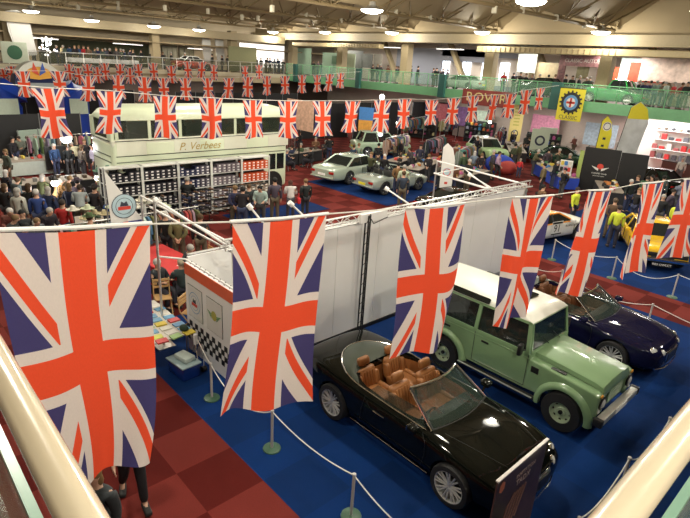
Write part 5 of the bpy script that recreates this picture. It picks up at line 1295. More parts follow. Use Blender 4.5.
feather(586,186,600,107,4.3,.75,YELL,'narrow yellow feather banner behind the black booth',(.86,PW,INK),0,.03)
feather(604,184,626,92,5.2,1.35,M('banner_printed',(.62,.64,.66),.5,noise=.22,nscale=1.5),'wide photo-printed feather banner with yellow top behind the black booth',None,0,.12)
P=aty(577,92,YR-.5)
# yellow cog banner hanging from the gallery
t=thing('cog_banner','yellow hanging banner with a black toothed cog and flag centre on the gallery railing','banner',(aty(577,92,YR-.5).x,YR-.55,0))
a=aty(561,88,YR-.55); b=aty(586,92,YR-.55); cz=aty(562,120,YR-.55).z; ox=t.location.x
MB().box((a.x-ox,-.02,cz),(b.x-ox,.02,5.6),YELL).build('banner_cloth',t)
MB().tube([(a.x-ox-.1,0,5.62),(b.x-ox+.1,0,5.62)],.03,BLACK,6).build('top_rod',t)
T=plane_tf(((a.x+b.x)/2-ox,-.03,(cz+5.6)/2+.15),(1,0,0),(0,0,1)); w=(b.x-a.x)
m=MB(); 
for k in range(16):
    g=2*PI*k/16; m.add([T@Vector((r*math.cos(g+o),r*math.sin(g+o),.002)) for r,o in ((w*.36,-.11),(w*.45,-.07),(w*.45,.07),(w*.36,.11))],[(0,1,2,3)],BLACK)
disc(m,T,w*.26,w*.38,BLACK,32,.003); disc(m,T,0,w*.28,INKB,28,.005)
disc(m,T,0,w*.18,PW,24,.008); m.add([T@Vector(p) for p in ((-.17*w,-.04*w,.011),(.17*w,-.04*w,.011),(.17*w,.04*w,.011),(-.17*w,.04*w,.011),(-.04*w,-.17*w,.011),(.04*w,-.17*w,.011),(.04*w,.17*w,.011),(-.04*w,.17*w,.011))],[(0,1,2,3),(4,5,6,7)],INKR); m.build('cog_emblem',t)
text('CLASSIC',w*.2,INK,t,plane_tf(((a.x+b.x)/2-ox,-.03,cz+.22),(1,0,0),(0,0,1)),'lettering')
# ROVER sign
a=aty(463,92,YR-.3); b=aty(512,97,YR-.3)
t=thing('hanging_sign','long dark red sign reading ROVER under the gallery railing','sign',(a.x,YR-.3,0))
MB().box((0,-.03,3.75),(b.x-a.x,.03,4.95),M('sign_maroon',(.22,.035,.03),.5)).build('board',t)
text('ROVER',1.0,M('sign_gold',(.62,.55,.25),.5),t,plane_tf(((b.x-a.x)/2,-.035,4.35),(1,0,0),(0,0,1)),'lettering',font_scale_x=1.25)
MB().box((.5,-.02,4.95),(.55,.02,5.7),GREY).box((b.x-a.x-.55,-.02,4.95),(b.x-a.x-.5,.02,5.7),GREY).build('hanger',t)
# black booth
P=at(581,189,0); Q=at(606,193,0)
bb=thing('black_booth','tall black booth with a white and red winged crest at the centre right','booth',(-6.0,29.4,0),math.radians(18))
MB().box((0,0,0),(1.95,.08,2.55),M('booth_black',(.006,.006,.007),.5),bev=.01).build('front_panel',bb)
MB().box((1.97,.05,0),(3.4,.13,2.45),M('booth_black'),bev=.01).build('front_panel',bb)
MB().box((0,.08,0),(.08,1.6,2.5),M('booth_black'),bev=.01).build('side_panel',bb)
MB().box((-.25,.02,0),(-.02,.12,2.3),M('edge_green',(.35,.45,.12),.5)).build('green_side_post',bb)
T=plane_tf((1.0,-.004,1.5),(1,0,0),(0,0,1)); m=MB(); disc(m,T,0,.18,INKR,16,.003,1,.9)
for sg in (-1,1):
    for q in range(3): m.add([T@Vector(p) for p in ((sg*.08,-.12-q*.05,.006),(sg*(.48-.08*q),-.0-q*.06,.006),(sg*(.42-.08*q),-.06-q*.06,.006),(sg*.08,-.17-q*.05,.006))],[(0,1,2,3)],PW)
m.build('winged_crest',bb); text('OWNERS CLUB',.12,PW,bb,plane_tf((1.0,-.004,1.08),(1,0,0),(0,0,1)),'lettering'); text('BRITISH MOTORING',.07,PW,bb,plane_tf((1.0,-.004,.93),(1,0,0),(0,0,1)),'lettering')
# inflatable arch
def arch():
    X=-37.; f=lambda px,py: atx(px,py,X)
    c=f(39,100); t=thing('inflatable_arch','big blue inflatable arch with orange and white dome and flame badge at the far left','inflatable arch',(X,c.y,0))
    o=Vector((X,c.y,0)); IB=M('inflatable_blue',(.015,.06,.42),.35); 
    for a,b,g in (((4,150),(4,105),(14,86)),((73,150),(73,105),(62,86))):
        A,Bq,G=[f(*q)-o for q in (a,b,g)]; A.z=0; A.y=Bq.y; MB().tube([A,Vector((Bq.x,Bq.y,Bq.z)),Bq.lerp(G,.5)+Vector((0,0,.2)),G],[1.0,1.15,1.25,.8],IB,14).build('leg',t,True)
        ww=.62; MB().box((1.32,Bq.y-ww,f(9,113).z),(1.38,Bq.y+ww,f(9,97).z),M('poster_pale_green',(.50,.60,.50),.6)).build('poster',t)
    L=f(13,84)-o; R=f(62,84)-o; Tp=f(38,61)-o; n=16
    m=MB(); m.tube([L,L.lerp(R,.5)+Vector((0,0,-.2)),R],.75,M('inflatable_dark',(.02,.03,.10),.4),12); m.build('crossbar',t,True)
    hw=(R.y-L.y)/2*.92; cy=(L.y+R.y)/2; z0=L.z+.3; hz=Tp.z-z0
    V=[];K=18
    def fan(r0,r1,mat,nm,th):
        m=MB(); P=[]
        for k in range(K+1):
            a=PI*k/K
            for r in (r0,r1): P+= [(th,cy-math.cos(a)*hw*r,z0+math.sin(a)*hz*r),(-th,cy-math.cos(a)*hw*r,z0+math.sin(a)*hz*r)]
        Fc=[]
        for k in range(K):
            q=k*4; Fc+=[(q,q+4,q+6,q+2),(q+1,q+3,q+7,q+5),(q+2,q+6,q+7,q+3),(q,q+1,q+5,q+4)]
        m.add(P,Fc,mat).build(nm,t,True,50)
    fan(.72,1.0,M('inflatable_white',(.72,.74,.66),.5),'outer_dome',.6); fan(.0,.75,M('inflatable_orange',(.85,.42,.04),.5),'inner_dome',.5)
    m=MB(); 
    for sg,mt in ((-1,M('flame_red',(.75,.08,.03),.5)),(1,M('flame_blue',(.03,.10,.45),.5))):
        m.add([(.62+.01*sg,cy,z0+hz*.25),(.62+.01*sg,cy+sg*hw*.30,z0+hz*.45),(.62+.01*sg,cy+sg*hw*.20,z0+hz*.95),(.62+.01*sg,cy+sg*hw*.08,z0+hz*.6)],[(0,1,2,3)],mt)
    m.build('flame_badge',t)
    MB().box((.7,cy-hw*.9,z0-1.0),(.8,cy+hw*.9,z0-.15),M('poster_silver',(.35,.40,.42),.5)).build('banner_strip',t)
arch()
# yellow top of the wide printed feather banner
for o in list(COL.objects):
    if o.get('label','').startswith('wide photo-printed feather'):
        dY=Vector((R_[0],R_[1],0)).normalized(); w_,zt_,sh_=1.35,5.2,.12; nn=dY.cross(Vector((0,0,1)))*.012
        P=[dY*(x+sh_*z)+Vector((0,0,z)) for x,z in [(0.02,zt_*.80),(w_*1.0,zt_*.80),(w_*.79,zt_*.92),(w_*.35,zt_*.995),(0.02,zt_*.925)]]; n=5
        MB().add([p+nn for p in P]+[p-nn for p in P],[tuple(range(n)),tuple(range(2*n-1,n-1,-1))]+[(i,n+i,n+(i+1)%n,(i+1)%n) for i in range(n)],YELL).build('yellow_top',o)
# ================================================================ MARKET STALLS
def clamp_ord(k): return ORD[min(k,29)]
gm=MB()
# hanging garment with shoulders and sleeves
prof=[(-.05,.95),(.05,.95),(.22,.88),(.30,.40),(.24,.38),(.17,.72),(.19,.05),(-.19,.05),(-.17,.72),(-.24,.38),(-.30,.40),(-.22,.88)]
gm.prism([(x,z-.98) for x,z in prof],'x',-.035,.035,CLOTH); gm.tube([(0,0,-.03),(0,0,.04),(0,.02,.07)],.006,ALU,5)
GARM=gm.mesh('garment',True,60)
HANGC=[((.02,.02,.03),'black'),((.25,.03,.03),'red'),((.04,.06,.15),'navy'),((.35,.28,.18),'beige'),((.10,.12,.05),'olive'),((.45,.42,.38),'cream'),((.18,.09,.04),'brown'),((.20,.22,.25),'grey'),((.05,.20,.22),'teal'),((.40,.15,.25),'pink')]
def clothes_rail(P,yaw,L,z,label,place,n,cols=None):
    t=thing('clothes_rail',label,'clothes rail',(P[0],P[1],0),yaw)
    MB().tube([(0,0,0),(0,0,z),(0,L,z),(0,L,0)],.02,ALU,6).build('frame',t,True)
    MB().tube([(-.25,0,.03),(.25,0,.03)],.018,ALU,6).tube([(-.25,L,.03),(.25,L,.03)],.018,ALU,6).build('foot',t,True)
    c,s=math.cos(yaw),math.sin(yaw); 
    for k in range(n):
        y=.1+(L-.2)*k/max(1,n-1); col,nm=random.choice(cols or HANGC)
        o=link('garment',GARM,None,(P[0]-s*y,P[1]+c*y,z-.075),yaw+PI/2+random.uniform(-.2,.2),tuple(v*random.uniform(.7,1.3) for v in col),'%s garment hanging %s, %s along'%(nm,place,clamp_ord(k)),'garment','garments hanging '+place)
        o.scale=(1,random.uniform(.8,1.0),random.uniform(.8,1.1))
    return t
P=at(52,238,1.25)
clothes_rail((-9.1,1.2),0,4.6,1.35,'chrome clothes rail packed with garments behind the first flag','on the rail behind the first flag',34)
GOOD=[]
def goods_table(P,yaw,L,W,label,place,n,cols,kind=('goods_item','box'),cloth=DARK,z=.78,size=(.22,.16,.14)):
    t=thing('market_table',label,'table',(P[0],P[1],0),yaw)
    MB().box((-W/2,-L/2,z-.04),(W/2,L/2,z),M('stall_top',(.35,.30,.25),.7),bev=.008).build('tabletop',t)
    m=MB(); m.box((-W/2-.01,-L/2-.01,.06),(W/2+.01,L/2+.01,z-.045),cloth); m.build('cloth_skirt',t)
    c,s=math.cos(yaw),math.sin(yaw)
    for k in range(n):
        lx=random.uniform(-W/2+.14,W/2-.14); ly=-L/2+.15+(L-.3)*(k+.5)/n
        col,nm=random.choice(cols); sx,sy,sz=[q*random.uniform(.6,1.35) for q in size]
        m=MB(); m.box((-sx/2,-sy/2,0),(sx/2,sy/2,sz),PAINTO,bev=.02)
        if k%3==0: m.sph((0,0,sz),(sx*.35,sy*.35,sz*.4),PAINTO,8,5)
        o=m.build(kind[0],None,True,loc=(P[0]+c*lx-s*ly,P[1]+s*lx+c*ly,z+.002),rotz=yaw+random.uniform(-.3,.3),color=col,label='%s %s on the %s, %s along it'%(nm,kind[1],place,clamp_ord(k)),cat=kind[1],group=kind[1]+'s on the '+place)
    return t
BR_=[((.6,.06,.05),'red'),((.65,.5,.08),'yellow'),((.06,.2,.5),'blue'),((.65,.6,.52),'cream'),((.08,.25,.1),'green'),((.55,.2,.05),'orange'),((.02,.02,.02),'black'),((.5,.12,.3),'pink')]
DK_=[((.03,.03,.035),'black'),((.10,.07,.05),'brown'),((.25,.25,.24),'grey'),((.05,.09,.06),'dark green'),((.4,.38,.33),'pale')]
def tbl(px,py,yaw,L,W,lab,place,n,cols,**k): 
    P=at(px,py,.75); P.z=0; gather_obstacles(); P=free_spot(P,0,(W/2,L/2),yaw); return goods_table(P,yaw,L,W,lab,place,n,cols,**k)
tbl(415,168,.35,5.5,1.0,'long dark-clothed stall table of bright toys before the feather banner','toy stall table',20,BR_)
tbl(410,156,.35,6.0,1.0,'clothes stall table with folded bright shirts behind the toy table','shirt stall table',22,BR_)
tbl(300,151,.2,3.2,1.2,'round-cornered dark table with seated group behind the bus end','seated group table',8,DK_)
tbl(466,173,.1,4.0,1.1,'dark clothed stall table behind the booth truss','stall table behind the truss',12,BR_)
tbl(515,150,.6,6.0,1.3,'long goods table below the yellow banner','goods table below the yellow banner',16,DK_)
tbl(555,170,.8,5.0,1.2,'blue clothed goods table left of the black booth','goods table left of the black booth',14,BR_,cloth=BLUEC)
tbl(560,150,.8,6.5,1.3,'grey goods table by the far wall display','far wall goods table',18,DK_)
tbl(636,178,.5,3.2,1.2,'dark table of goods before the red matted shop','table before the red matted shop',16,BR_)
tbl(30,182,0,5.0,1.2,'dark stall table beside the crowd at the left','left crowd stall table',14,DK_)
tbl(20,160,0,5.5,1.2,'pale stall table under the big left flag','stall table under the left flag',14,BR_,cloth=M('pale_cloth',(.45,.50,.45),.8))
tbl(100,205,0,3.5,1.0,'hat stall table behind the clothes rail','hat stall table',8,DK_)
tbl(395,142,.35,5.0,1.0,'back stall table with glossy packs left of the green car','back stall table',14,BR_)
tbl(455,150,.35,4.5,1.0,'stall table beside the lime green car','stall table beside the lime car',14,BR_)
for k,(px,py,yaw,L,z,n,lab,pl) in enumerate([(385,150,.35,4,1.9,16,'tall clothes rail behind the silver roadster','behind the silver roadster'),(425,152,.35,4,1.9,16,'tall clothes rail in the shirt stall','in the shirt stall'),(458,160,.35,3.6,1.8,14,'tall clothes rail left of the booth truss end','left of the booth truss end'),(400,133,.35,5,2.3,18,'high rail of shirts at the back of the shirt stall','at the back of the shirt stall'),(440,133,.35,5,2.3,18,'high rail of coats in front of the gallery wall','in front of the gallery wall'),(28,150,.0,4,1.8,14,'clothes rail of pale coats at the far left','at the far left'),(495,140,.5,4,1.9,14,'clothes rail under the ROVER sign','under the maroon sign')]):
    P=at(px,py,1.2); P.z=0; gather_obstacles(); P=free_spot(P,0,(.25,L/2),yaw); clothes_rail((P.x,P.y),yaw,L,z,lab,pl,n)
# hat stand with cowboy hats
P=at(112,185,1.5); hs=thing('hat_stand','tall wire hat stand carrying pale wide-brimmed hats beside the bus','hat stand',(P.x,P.y,0))
MB().tube([(0,0,0),(0,0,2.2)],.03,ALU,8).build('pole',hs); MB().lathe([(.35,0),(.35,.03),(.02,.05)],BLACK,16).build('base',hs)
m=MB()
for j in range(4):
    for i in range(5):
        g=2*PI*i/5+j*.6; m.tube([(0,0,.9+j*.36),(.42*math.cos(g),.42*math.sin(g),.95+j*.36)],.01,ALU,5)
m.build('hat_arms',hs)
hb=MB().lathe([(.001,.14),(.06,.15),(.085,.10),(.10,.01),(.20,.0),(.22,.03),(.215,.035)],CLOTH,16).mesh('cowboy_hat',True,50)
HC=[((.50,.55,.40),'pale green'),((.55,.48,.30),'straw'),((.45,.45,.38),'pale grey'),((.15,.30,.22),'dark green'),((.6,.58,.5),'cream')]
n=0
for j in range(4):
    for i in range(5):
        g=2*PI*i/5+j*.6; col,nm=random.choice(HC); link('cowboy_hat',hb,None,(P.x+.42*math.cos(g),P.y+.42*math.sin(g),.955+j*.36),random.uniform(0,6),col,'%s wide-brimmed hat on the hat stand, %s tier up'%(nm,ORD[j]),'hat','wide-brimmed hats on the hat stand'); n+=1
for k in range(14):
    px=70+k*4.5; q=at(px,196+random.uniform(-6,8),1.0); col,nm=random.choice(HC)
    q=Vector((-9.9+random.uniform(-.3,.3),2.0+k*.22,.0))
    t=thing('hat_display','%s hat on a short peg stand behind the clothes rail, %s along'%(nm,ORD[k]),'hat',(q.x,q.y,0),0,'hats on peg stands')
    h=random.uniform(1.25,1.55); MB().tube([(0,0,0),(0,0,h+.1)],.015,BLACK,6).box((-.12,-.12,0),(.12,.12,.02),BLACK).build('peg',t); link('crown_and_brim',hb,t,(0,0,h),0,col)
# dark partition walls and posters under the galleries
PB=M('partition_black',(.012,.012,.014),.7)
def partition(p0,p1,h,label,mat=PB):
    a,b=Vector((*p0,0)),Vector((*p1,0)); t=thing('partition_wall',label,'partition',a,math.atan2((b-a).y,(b-a).x)); L=(b-a).length
    MB().box((0,-.04,0),(L,.04,h),mat,bev=.01).build('panel',t); n=max(2,int(L/2))
    for k in range(n+1): MB().tube([(L*k/n,-.05,0),(L*k/n,-.05,h+.05)],.025,GREY,6).build('post',t)
    return t
def gp(px,py,z=0): P=at(px,py,z); return (P.x,P.y)
partition(gp(300,139),gp(347,137),3.0,'black partition behind the silver saloon')
partition(gp(352,140),gp(400,136),3.2,'black partition with a desert poster behind the stalls')

partition(gp(410,131),gp(470,131),3.0,'dark stall back wall behind the hanging shirts')
partition((-27.5,atx(-8,113,-27.5).y),(-27.5,atx(80,118,-27.5).y),atx(40,114,-27.5).z,'black stall back wall under the blue inflatable arch')
partition((-42,6),(-42,17),3.0,'dark back wall of the left stalls under the gallery')
partition((-40,20),(-40,34),3.0,'dark back wall of the stalls behind the bus roof')
partition(gp(22,163),gp(60,158),1.8,'pale green partition panels at the left stall',M('panel_green',(.33,.42,.36),.6))
def poster(px,py,X,w,h,col,label,mat=None):
    P=atx(px,py,X); t=thing('poster',label,'poster',(X,P.y,P.z-h/2))
    MB().box((-.02,-w/2,0),(.02,w/2,h),mat or M('poster_'+label.split()[0],col,.5,noise=.2,nscale=4)).build('print',t); MB().box((-.03,-w/2-.04,-.04),(.0,w/2+.04,h+.04),BLACK).build('frame',t); return t
P1=at(400-32,125,2.0)
t=thing('poster','tall poster of an orange desert under blue sky behind the middle flags','poster',(P1.x,P1.y,0),.6)
MB().box((-.75,-.03,1.5),(.75,.03,2.35),M('poster_orange',(.75,.36,.06),.5,noise=.15)).build('desert_print',t); MB().box((-.75,-.03,2.35),(.75,.03,3.3),M('poster_sky',(.06,.25,.65),.5,noise=.1)).build('sky_print',t); MB().box((-.05,-.02,0),(.05,.02,1.5),BLACK).build('stand',t)
for k,(px,py,col,lab) in enumerate([(437,112,(.45,.10,.12),'red and white picture panel behind the right middle flags'),(460,116,(.20,.10,.25),'purple picture panel left of the maroon sign'),(300,115,(.55,.35,.25),'collage of portraits on the black partition behind the bus end'),(478,120,(.45,.55,.45),'pale green notice panel beside the maroon sign'),(545,126,(.5,.2,.3),'pink screen below the cog banner'),(600,135,(.4,.5,.6),'bright doorway panel behind the feather banners')]):
    P=aty(px,py,42.5) if k not in(2,) else atx(px,py,-19.3); t=thing('picture_board',lab,'picture board',(P.x,P.y,0)); w=1.3
    MB().box((-w,-.04,P.z-.9),(w,.04,P.z+.9),M('panel_tone_%d'%k,col,.5,noise=.3,nscale=5)).build('print',t); MB().box((-.05,-.02,0),(.05,.02,P.z-.9),BLACK).build('stand',t)
# glowing shop wall at the far right : shelves of caps and red goods
shop=thing('shop_display_wall','bright lit white shop wall with shelves under the right gallery','shop wall',(-5,42.8,0))
MB().box((-3.0,0,.0),(11,.15,4.2),M('shop_wall_white',(.8,.78,.75),.5,noise=.02)).build('wall_board',shop)
for z in (.9,1.6,2.3,3.0): MB().box((-1.6,-.45,z),(10.8,0,z+.04),WHITE).build('shelf',shop)
for k in range(5):
    MB().box((-1.4+k*2.4,-.9,3.95),(.4+k*2.4,-.3,4.0),LAMPW).build('strip_light',shop)
for k in range(3):
    ld=bpy.data.lights.new('strip_light_glow','AREA'); ld.energy=260; ld.size=3; ld.size_y=.6; ld.shape='RECTANGLE'; ld.color=(1,.95,.9); lo=bpy.data.objects.new('strip_light_glow',ld); COL.objects.link(lo); lo.parent=shop; lo.location=(-1+k*4,-1.2,3.9)
cap=MB().sph((0,0,0),(.15,.13,.11),CLOTH,10,6).box((-.1,-.28,-.02),(.1,-.1,0),CLOTH,bev=.005).mesh('cap',True,50)
for r,z in enumerate((.945,1.645,2.345,3.045)):
    for k in range(24):
        x=-6.4+k*.5; col,nm=random.choice([((.5,.03,.03),'red'),((.5,.03,.03),'red'),((.05,.05,.06),'black'),((.6,.58,.55),'white'),((.3,.08,.08),'maroon'),((.12,.12,.14),'dark grey')]) if r<3 else random.choice([((.10,.07,.05),'brown'),((.3,.25,.2),'tan'),((.05,.05,.06),'black')])
        if r<3:
            o=MB().box((-.17,-.12,0),(.17,.12,random.uniform(.2,.5)),PAINTO,bev=.03).build('boxed_goods',None,loc=(x,42.55,z),color=col,label='%s boxed goods on the lit shop wall, %s shelf up, %s along'%(nm,ORD[r],ORD[k]),cat='box',group='boxed goods on the shop wall')
        else: link('cap',cap,None,(x,42.55,z+.118),0,col,'%s flat cap on the top shelf of the lit shop wall, %s along'%(nm,ORD[k]),'cap','caps on the shop wall')
P=at(640,170,0); struct('trim_11',MB().box((-8,35.5,0),(4,41.5,.014),M('bright_red_mat',(.42,.02,.03),.9)))
t=thing('shop_counter','dark brown shop counter before the lit shelves','counter',(-3.5,40.9,0)); MB().box((-1.5,-.4,0),(7,.4,1.05),M('counter_brown',(.07,.03,.02),.5),bev=.02).build('body',t); MB().box((-1.55,-.45,1.05),(7.05,.45,1.1),BLACK).build('top',t)
P=at(650,162,0)
t=thing('display_stand','white display stand with pale and bright blue panels at the red mat','display stand',(at(642,158).x,at(642,158).y,0),.5)
P=at(642,165); t.location=(P.x,P.y,0); MB().box((-.9,-.05,0),(.9,.05,2.9),WHITE,bev=.02).build('frame_panel',t); MB().box((-.5,-.07,1.6),(.4,-.05,2.8),M('aqua_print',(.25,.60,.62),.5)).build('aqua_panel',t); MB().box((-.4,-.07,.3),(.3,-.05,1.4),M('blue_print',(.05,.28,.60),.5)).build('blue_panel',t)
P=at(619,170); t=thing('display_stand','white roll-up stand with dark photo left of the blue-panelled stand','display stand',(P.x,P.y,0),.5); MB().box((-.6,-.05,0),(.6,.05,2.1),PW,bev=.02).build('board',t); MB().box((-.5,-.07,.9),(.5,-.05,1.5),DARK).build('photo_print',t)
P=at(512,148); t=thing('roll_up_banner','tall yellow roll-up banner with ring emblem below the maroon sign','banner',(P.x,P.y,0),.75)
h=at(512,148); MB().box((-.55,-.02,.6),(.55,.02,3.9),M('banner_cream_yellow',(.72,.60,.22),.5),bev=.01).build('print',t); MB().box((-.03,-.0,0),(.03,.03,.6),BLACK).build('stand',t)
m=MB(); disc(m,plane_tf((0,-.025,1.3),(1,0,0),(0,0,1)),.24,.32,INK,20,.003); m.build('ring_emblem',t)
for j in range(6): MB().box((-.25,-.028,2.0+j*.28),(.25,-.022,2.1+j*.28),M('ink_olive')).build('print_line',t)
for k,(px,py) in enumerate([(527,160),(548,155)]):
    P=at(px,py); P.z=0; gather_obstacles(); P=free_spot(P,0,(.05,.7),.75+PI/2); t=thing('notice_board','pale green notice board with ring badge in the right middle stalls, %s one'%['left','right'][k],'notice board',(P.x,P.y,0),.75); MB().box((-.7,-.03,.5),(.7,.03,2.4),M('board_pale',(.50,.56,.44),.5),bev=.01).build('board',t); MB().box((-.6,-.02,0),(-.55,.02,.5),GREY).box((.55,-.02,0),(.6,.02,.5),GREY).build('leg',t); m=MB(); disc(m,plane_tf((0,-.035,1.5),(1,0,0),(0,0,1)),.25,.4,INK,20,.003); m.build('ring_badge',t)
# armchair-like tent (blue and red) in the red aisle
P=at(498,172); t=thing('play_tent','rounded blue and red padded seat in the red aisle','padded seat',(P.x,P.y,0),.6); MB().sph((0,0,.55),(1.0,.8,.65),BLUEC,16,8).build('blue_back',t,True); MB().sph((.35,-.35,.42),(.85,.75,.5),M('seat_red',(.40,.05,.04),.7),16,8).build('red_cushion',t,True); MB().box((-.7,-.6,0),(.8,.5,.12),BLUEC,bev=.04).build('base',t)
P=at(540,156,.5)
# crate and frame stand by the black booth
P=at(577,186); t=thing('literature_rack','white literature rack with coloured leaflets left of the black booth','rack',(-6.6,28.6,0),.3); MB().box((-.35,-.05,0),(.35,.05,1.7),WHITE).build('back_board',t)
for j in range(4):
    MB().box((-.33,-.16,.3+j*.36),(.33,-.05,.33+j*.36),WHITE).build('ledge',t)
    for i in range(3): 
        c,nm=BR_[(i+j*3)%8]; link('leaflet',MB().box((0,0,0),(.17,.03,.25),PAINTO).mesh('leaflet'),t,(-.30+i*.21,-.14,.331+j*.36),0,c)
# bright lights in the stalls
for k,(px,py,z,e) in enumerate([(382,97,3.4,120),(490,122,2.4,60),(55,183,1.6,70),(66,138,2.2,160),(98,178,1.6,60),(398,123,2.6,70)]):
    P=at(px,py,z); t=thing('stall_lamp','bright white stall spotlight %s'%['glaring before the gallery in the middle','by the maroon sign','in the dark stall at the left','over the beige coats at the left','beside the hat stand','in the shirt stall'][k],'spotlight',P)
    MB().sph((0,0,0),.13 if k not in(0,3) else .26,LAMPG,12,8).build('bulb',t,True); MB().tube([(0,0,.1),(0,0,.5)],.02,BLACK,6).lathe([(.14,.1),(.05,.25)],BLACK,12).build('shade',t)
    MB().tube([(0,.05,.4),(0,.05,-P.z)],.02,BLACK,6).build('stand',t)
    ld=bpy.data.lights.new('stall_lamp_light','POINT'); ld.energy=e; ld.shadow_soft_size=.2; lo=bpy.data.objects.new('stall_lamp_light',ld); COL.objects.link(lo); lo.parent=t; lo.location=(0,-.3,-.3)
P=at(66,150,1.3); t=thing('dark_display_screen','large black screen beside the beige coats at the left','screen',(at(65,157,.9).x,at(65,157,.9).y,0)); MB().box((-.05,-.95,.3),(.05,.75,1.5),BLACK,bev=.02).build('screen_panel',t); MB().box((-.2,-.1,0),(.2,.1,.3),BLACK).build('foot',t)
# gallery goods : picture panels, banners, green screens
GK=0
def gal(px,w,h,z,mat,label,name='picture_board',cat='picture board',Y=40.5):
    global GK; GK+=1; Y=Y-.06*(GK%9) if Y>41 else Y
    P=aty(px,70,Y); t=thing(name,label,cat,(P.x,Y,ZF)); MB().box((-w/2,-.04,z),(w/2,.04,z+h),mat,bev=.01).build('panel',t); MB().box((-w/2,-.03,0),(-w/2+.06,.03,z+.01),GREY).box((w/2-.06,-.03,0),(w/2,.03,z+.01),GREY).build('leg',t); return t
GS=M('screen_green',(.25,.36,.26),.6)
gal(245+55,4.2,3.0,.1,GS,'large green screen panel at the left end of the right gallery'); gal(330,2.8,2.6,.1,GS,'pale green screen with small dark tree badge on the right gallery'); gal(348,2.2,2.6,.1,M('screen_pale',(.50,.58,.42),.6),'pale cream green screen beside the tree badge screen')
t=gal(334,.9,.9,1.5,M('tree_badge',(.06,.14,.07),.6),'small dark tree badge sign on the pale green screen','badge_sign','sign',40.3)
for k,(px,w,h,z,col,lab) in enumerate([(352,3.4,1.9,1.2,(.06,.06,.05),'dark picture screen behind the gallery visitors left of centre'),(367,1.6,1.5,1.3,(.08,.08,.07),'first of two dark pictures on the gallery'),(377,1.3,1.5,1.3,(.10,.09,.07),'second of two dark pictures on the gallery'),(526,1.8,2.9,1.8,(.32,.34,.30),'tall grey banner hanging left on the right gallery'),(618,1.5,1.0,1.6,(.65,.08,.03),'small red picture beside the grey gallery column'),(633,2.0,1.8,1.5,(.42,.52,.50),'pale aqua notice on the gallery wall'),(648,2.7,1.4,1.6,(.60,.05,.02),'large red picture on the gallery wall'),(545,2.9,1.7,1.0,(.30,.24,.14),'patterned camouflage panel among the gallery visitors'),(583,1.0,1.2,1.6,(.18,.16,.08),'small olive picture in the framed gallery stand'),(675,4.8,2.0,1.7,(.55,.42,.36),'wide pale pink sign board on the right gallery wall')]):
    gal(px,w,h,z,M('gallery_print_%d'%k,col,.6,noise=.3,nscale=3),lab,Y=43)
fs=thing('framed_stand','dark red framed gallery stand with patterned header board','stand',(aty(583,60,42).x,42,ZF))
W_=1.9; MB().box((-W_,-.1,0),(-W_+.55,.1,3.3),M('frame_pattern',(.16,.07,.07),.6,noise=.6,nscale=6)).build('side_post',fs); MB().box((W_-.55,-.1,0),(W_,.1,3.3),M('frame_pattern')).build('side_post',fs); MB().box((-W_,-.12,2.5),(W_,.12,3.35),M('frame_pattern')).build('header_board',fs)
text('CLASSIC AUTOS',.40,M('header_text',(.45,.42,.38),.6),fs,plane_tf((0,-.125,2.92),(1,0,0),(0,0,1)),'lettering')
sgn=aty(672,52,42.9); 
text('Scimitar',.8,M('ink_grey',(.25,.18,.18),.6),None,plane_tf((sgn.x,42.9,ZF+3.1),(1,0,0),(0,0,1)),'wall_lettering')
bpy.data.objects['wall_lettering']['label']='faint grey lettering on the wide pink gallery sign board'; bpy.data.objects['wall_lettering']['category']='sign lettering'
# feather flags on the left gallery
for k,(px,py,yt,x) in enumerate([(18,55,10,-47),(205,58,36,-49.6),(218,58,37,-49.6)]):
    P=atx(px,py,x); zt=atx(px,yt,x).z-ZF
    t=thing('feather_banner','white feather banner on the left gallery, %s from the left'%ORD[k],'banner',(x,P.y,ZF)); w=.9 if k else 1.5
    out=[(0,.6),(w,.8),(w*.8,zt*.9),(w*.3,zt),(-.35*w,zt*.96),(-.3*w,zt*.6)]
    MB().prism(out,'x',-.015,.015,PW).build('sail',t); MB().tube([(0,0,0),(0,-.2*w,zt*.6),(0,-.35*w,zt*.96)],.02,GREY,5).box((-.25,-.25,0),(.25,.25,.03),BLACK).build('pole',t)
t=thing('gallery_sign','round-badged pale green sign on the left gallery rail','sign',(XL+.1,atx(15,55,XL+.1).y,ZF)); MB().box((0,-.95,.1),(.05,.95,1.75),M('board_pale'),bev=.01).build('board',t); m=MB(); disc(m,plane_tf((.055,0,.95),(0,1,0),(0,0,1)),.0,.55,M('badge_dark_green',(.03,.12,.06),.6),20,.003); m.build('round_badge',t)
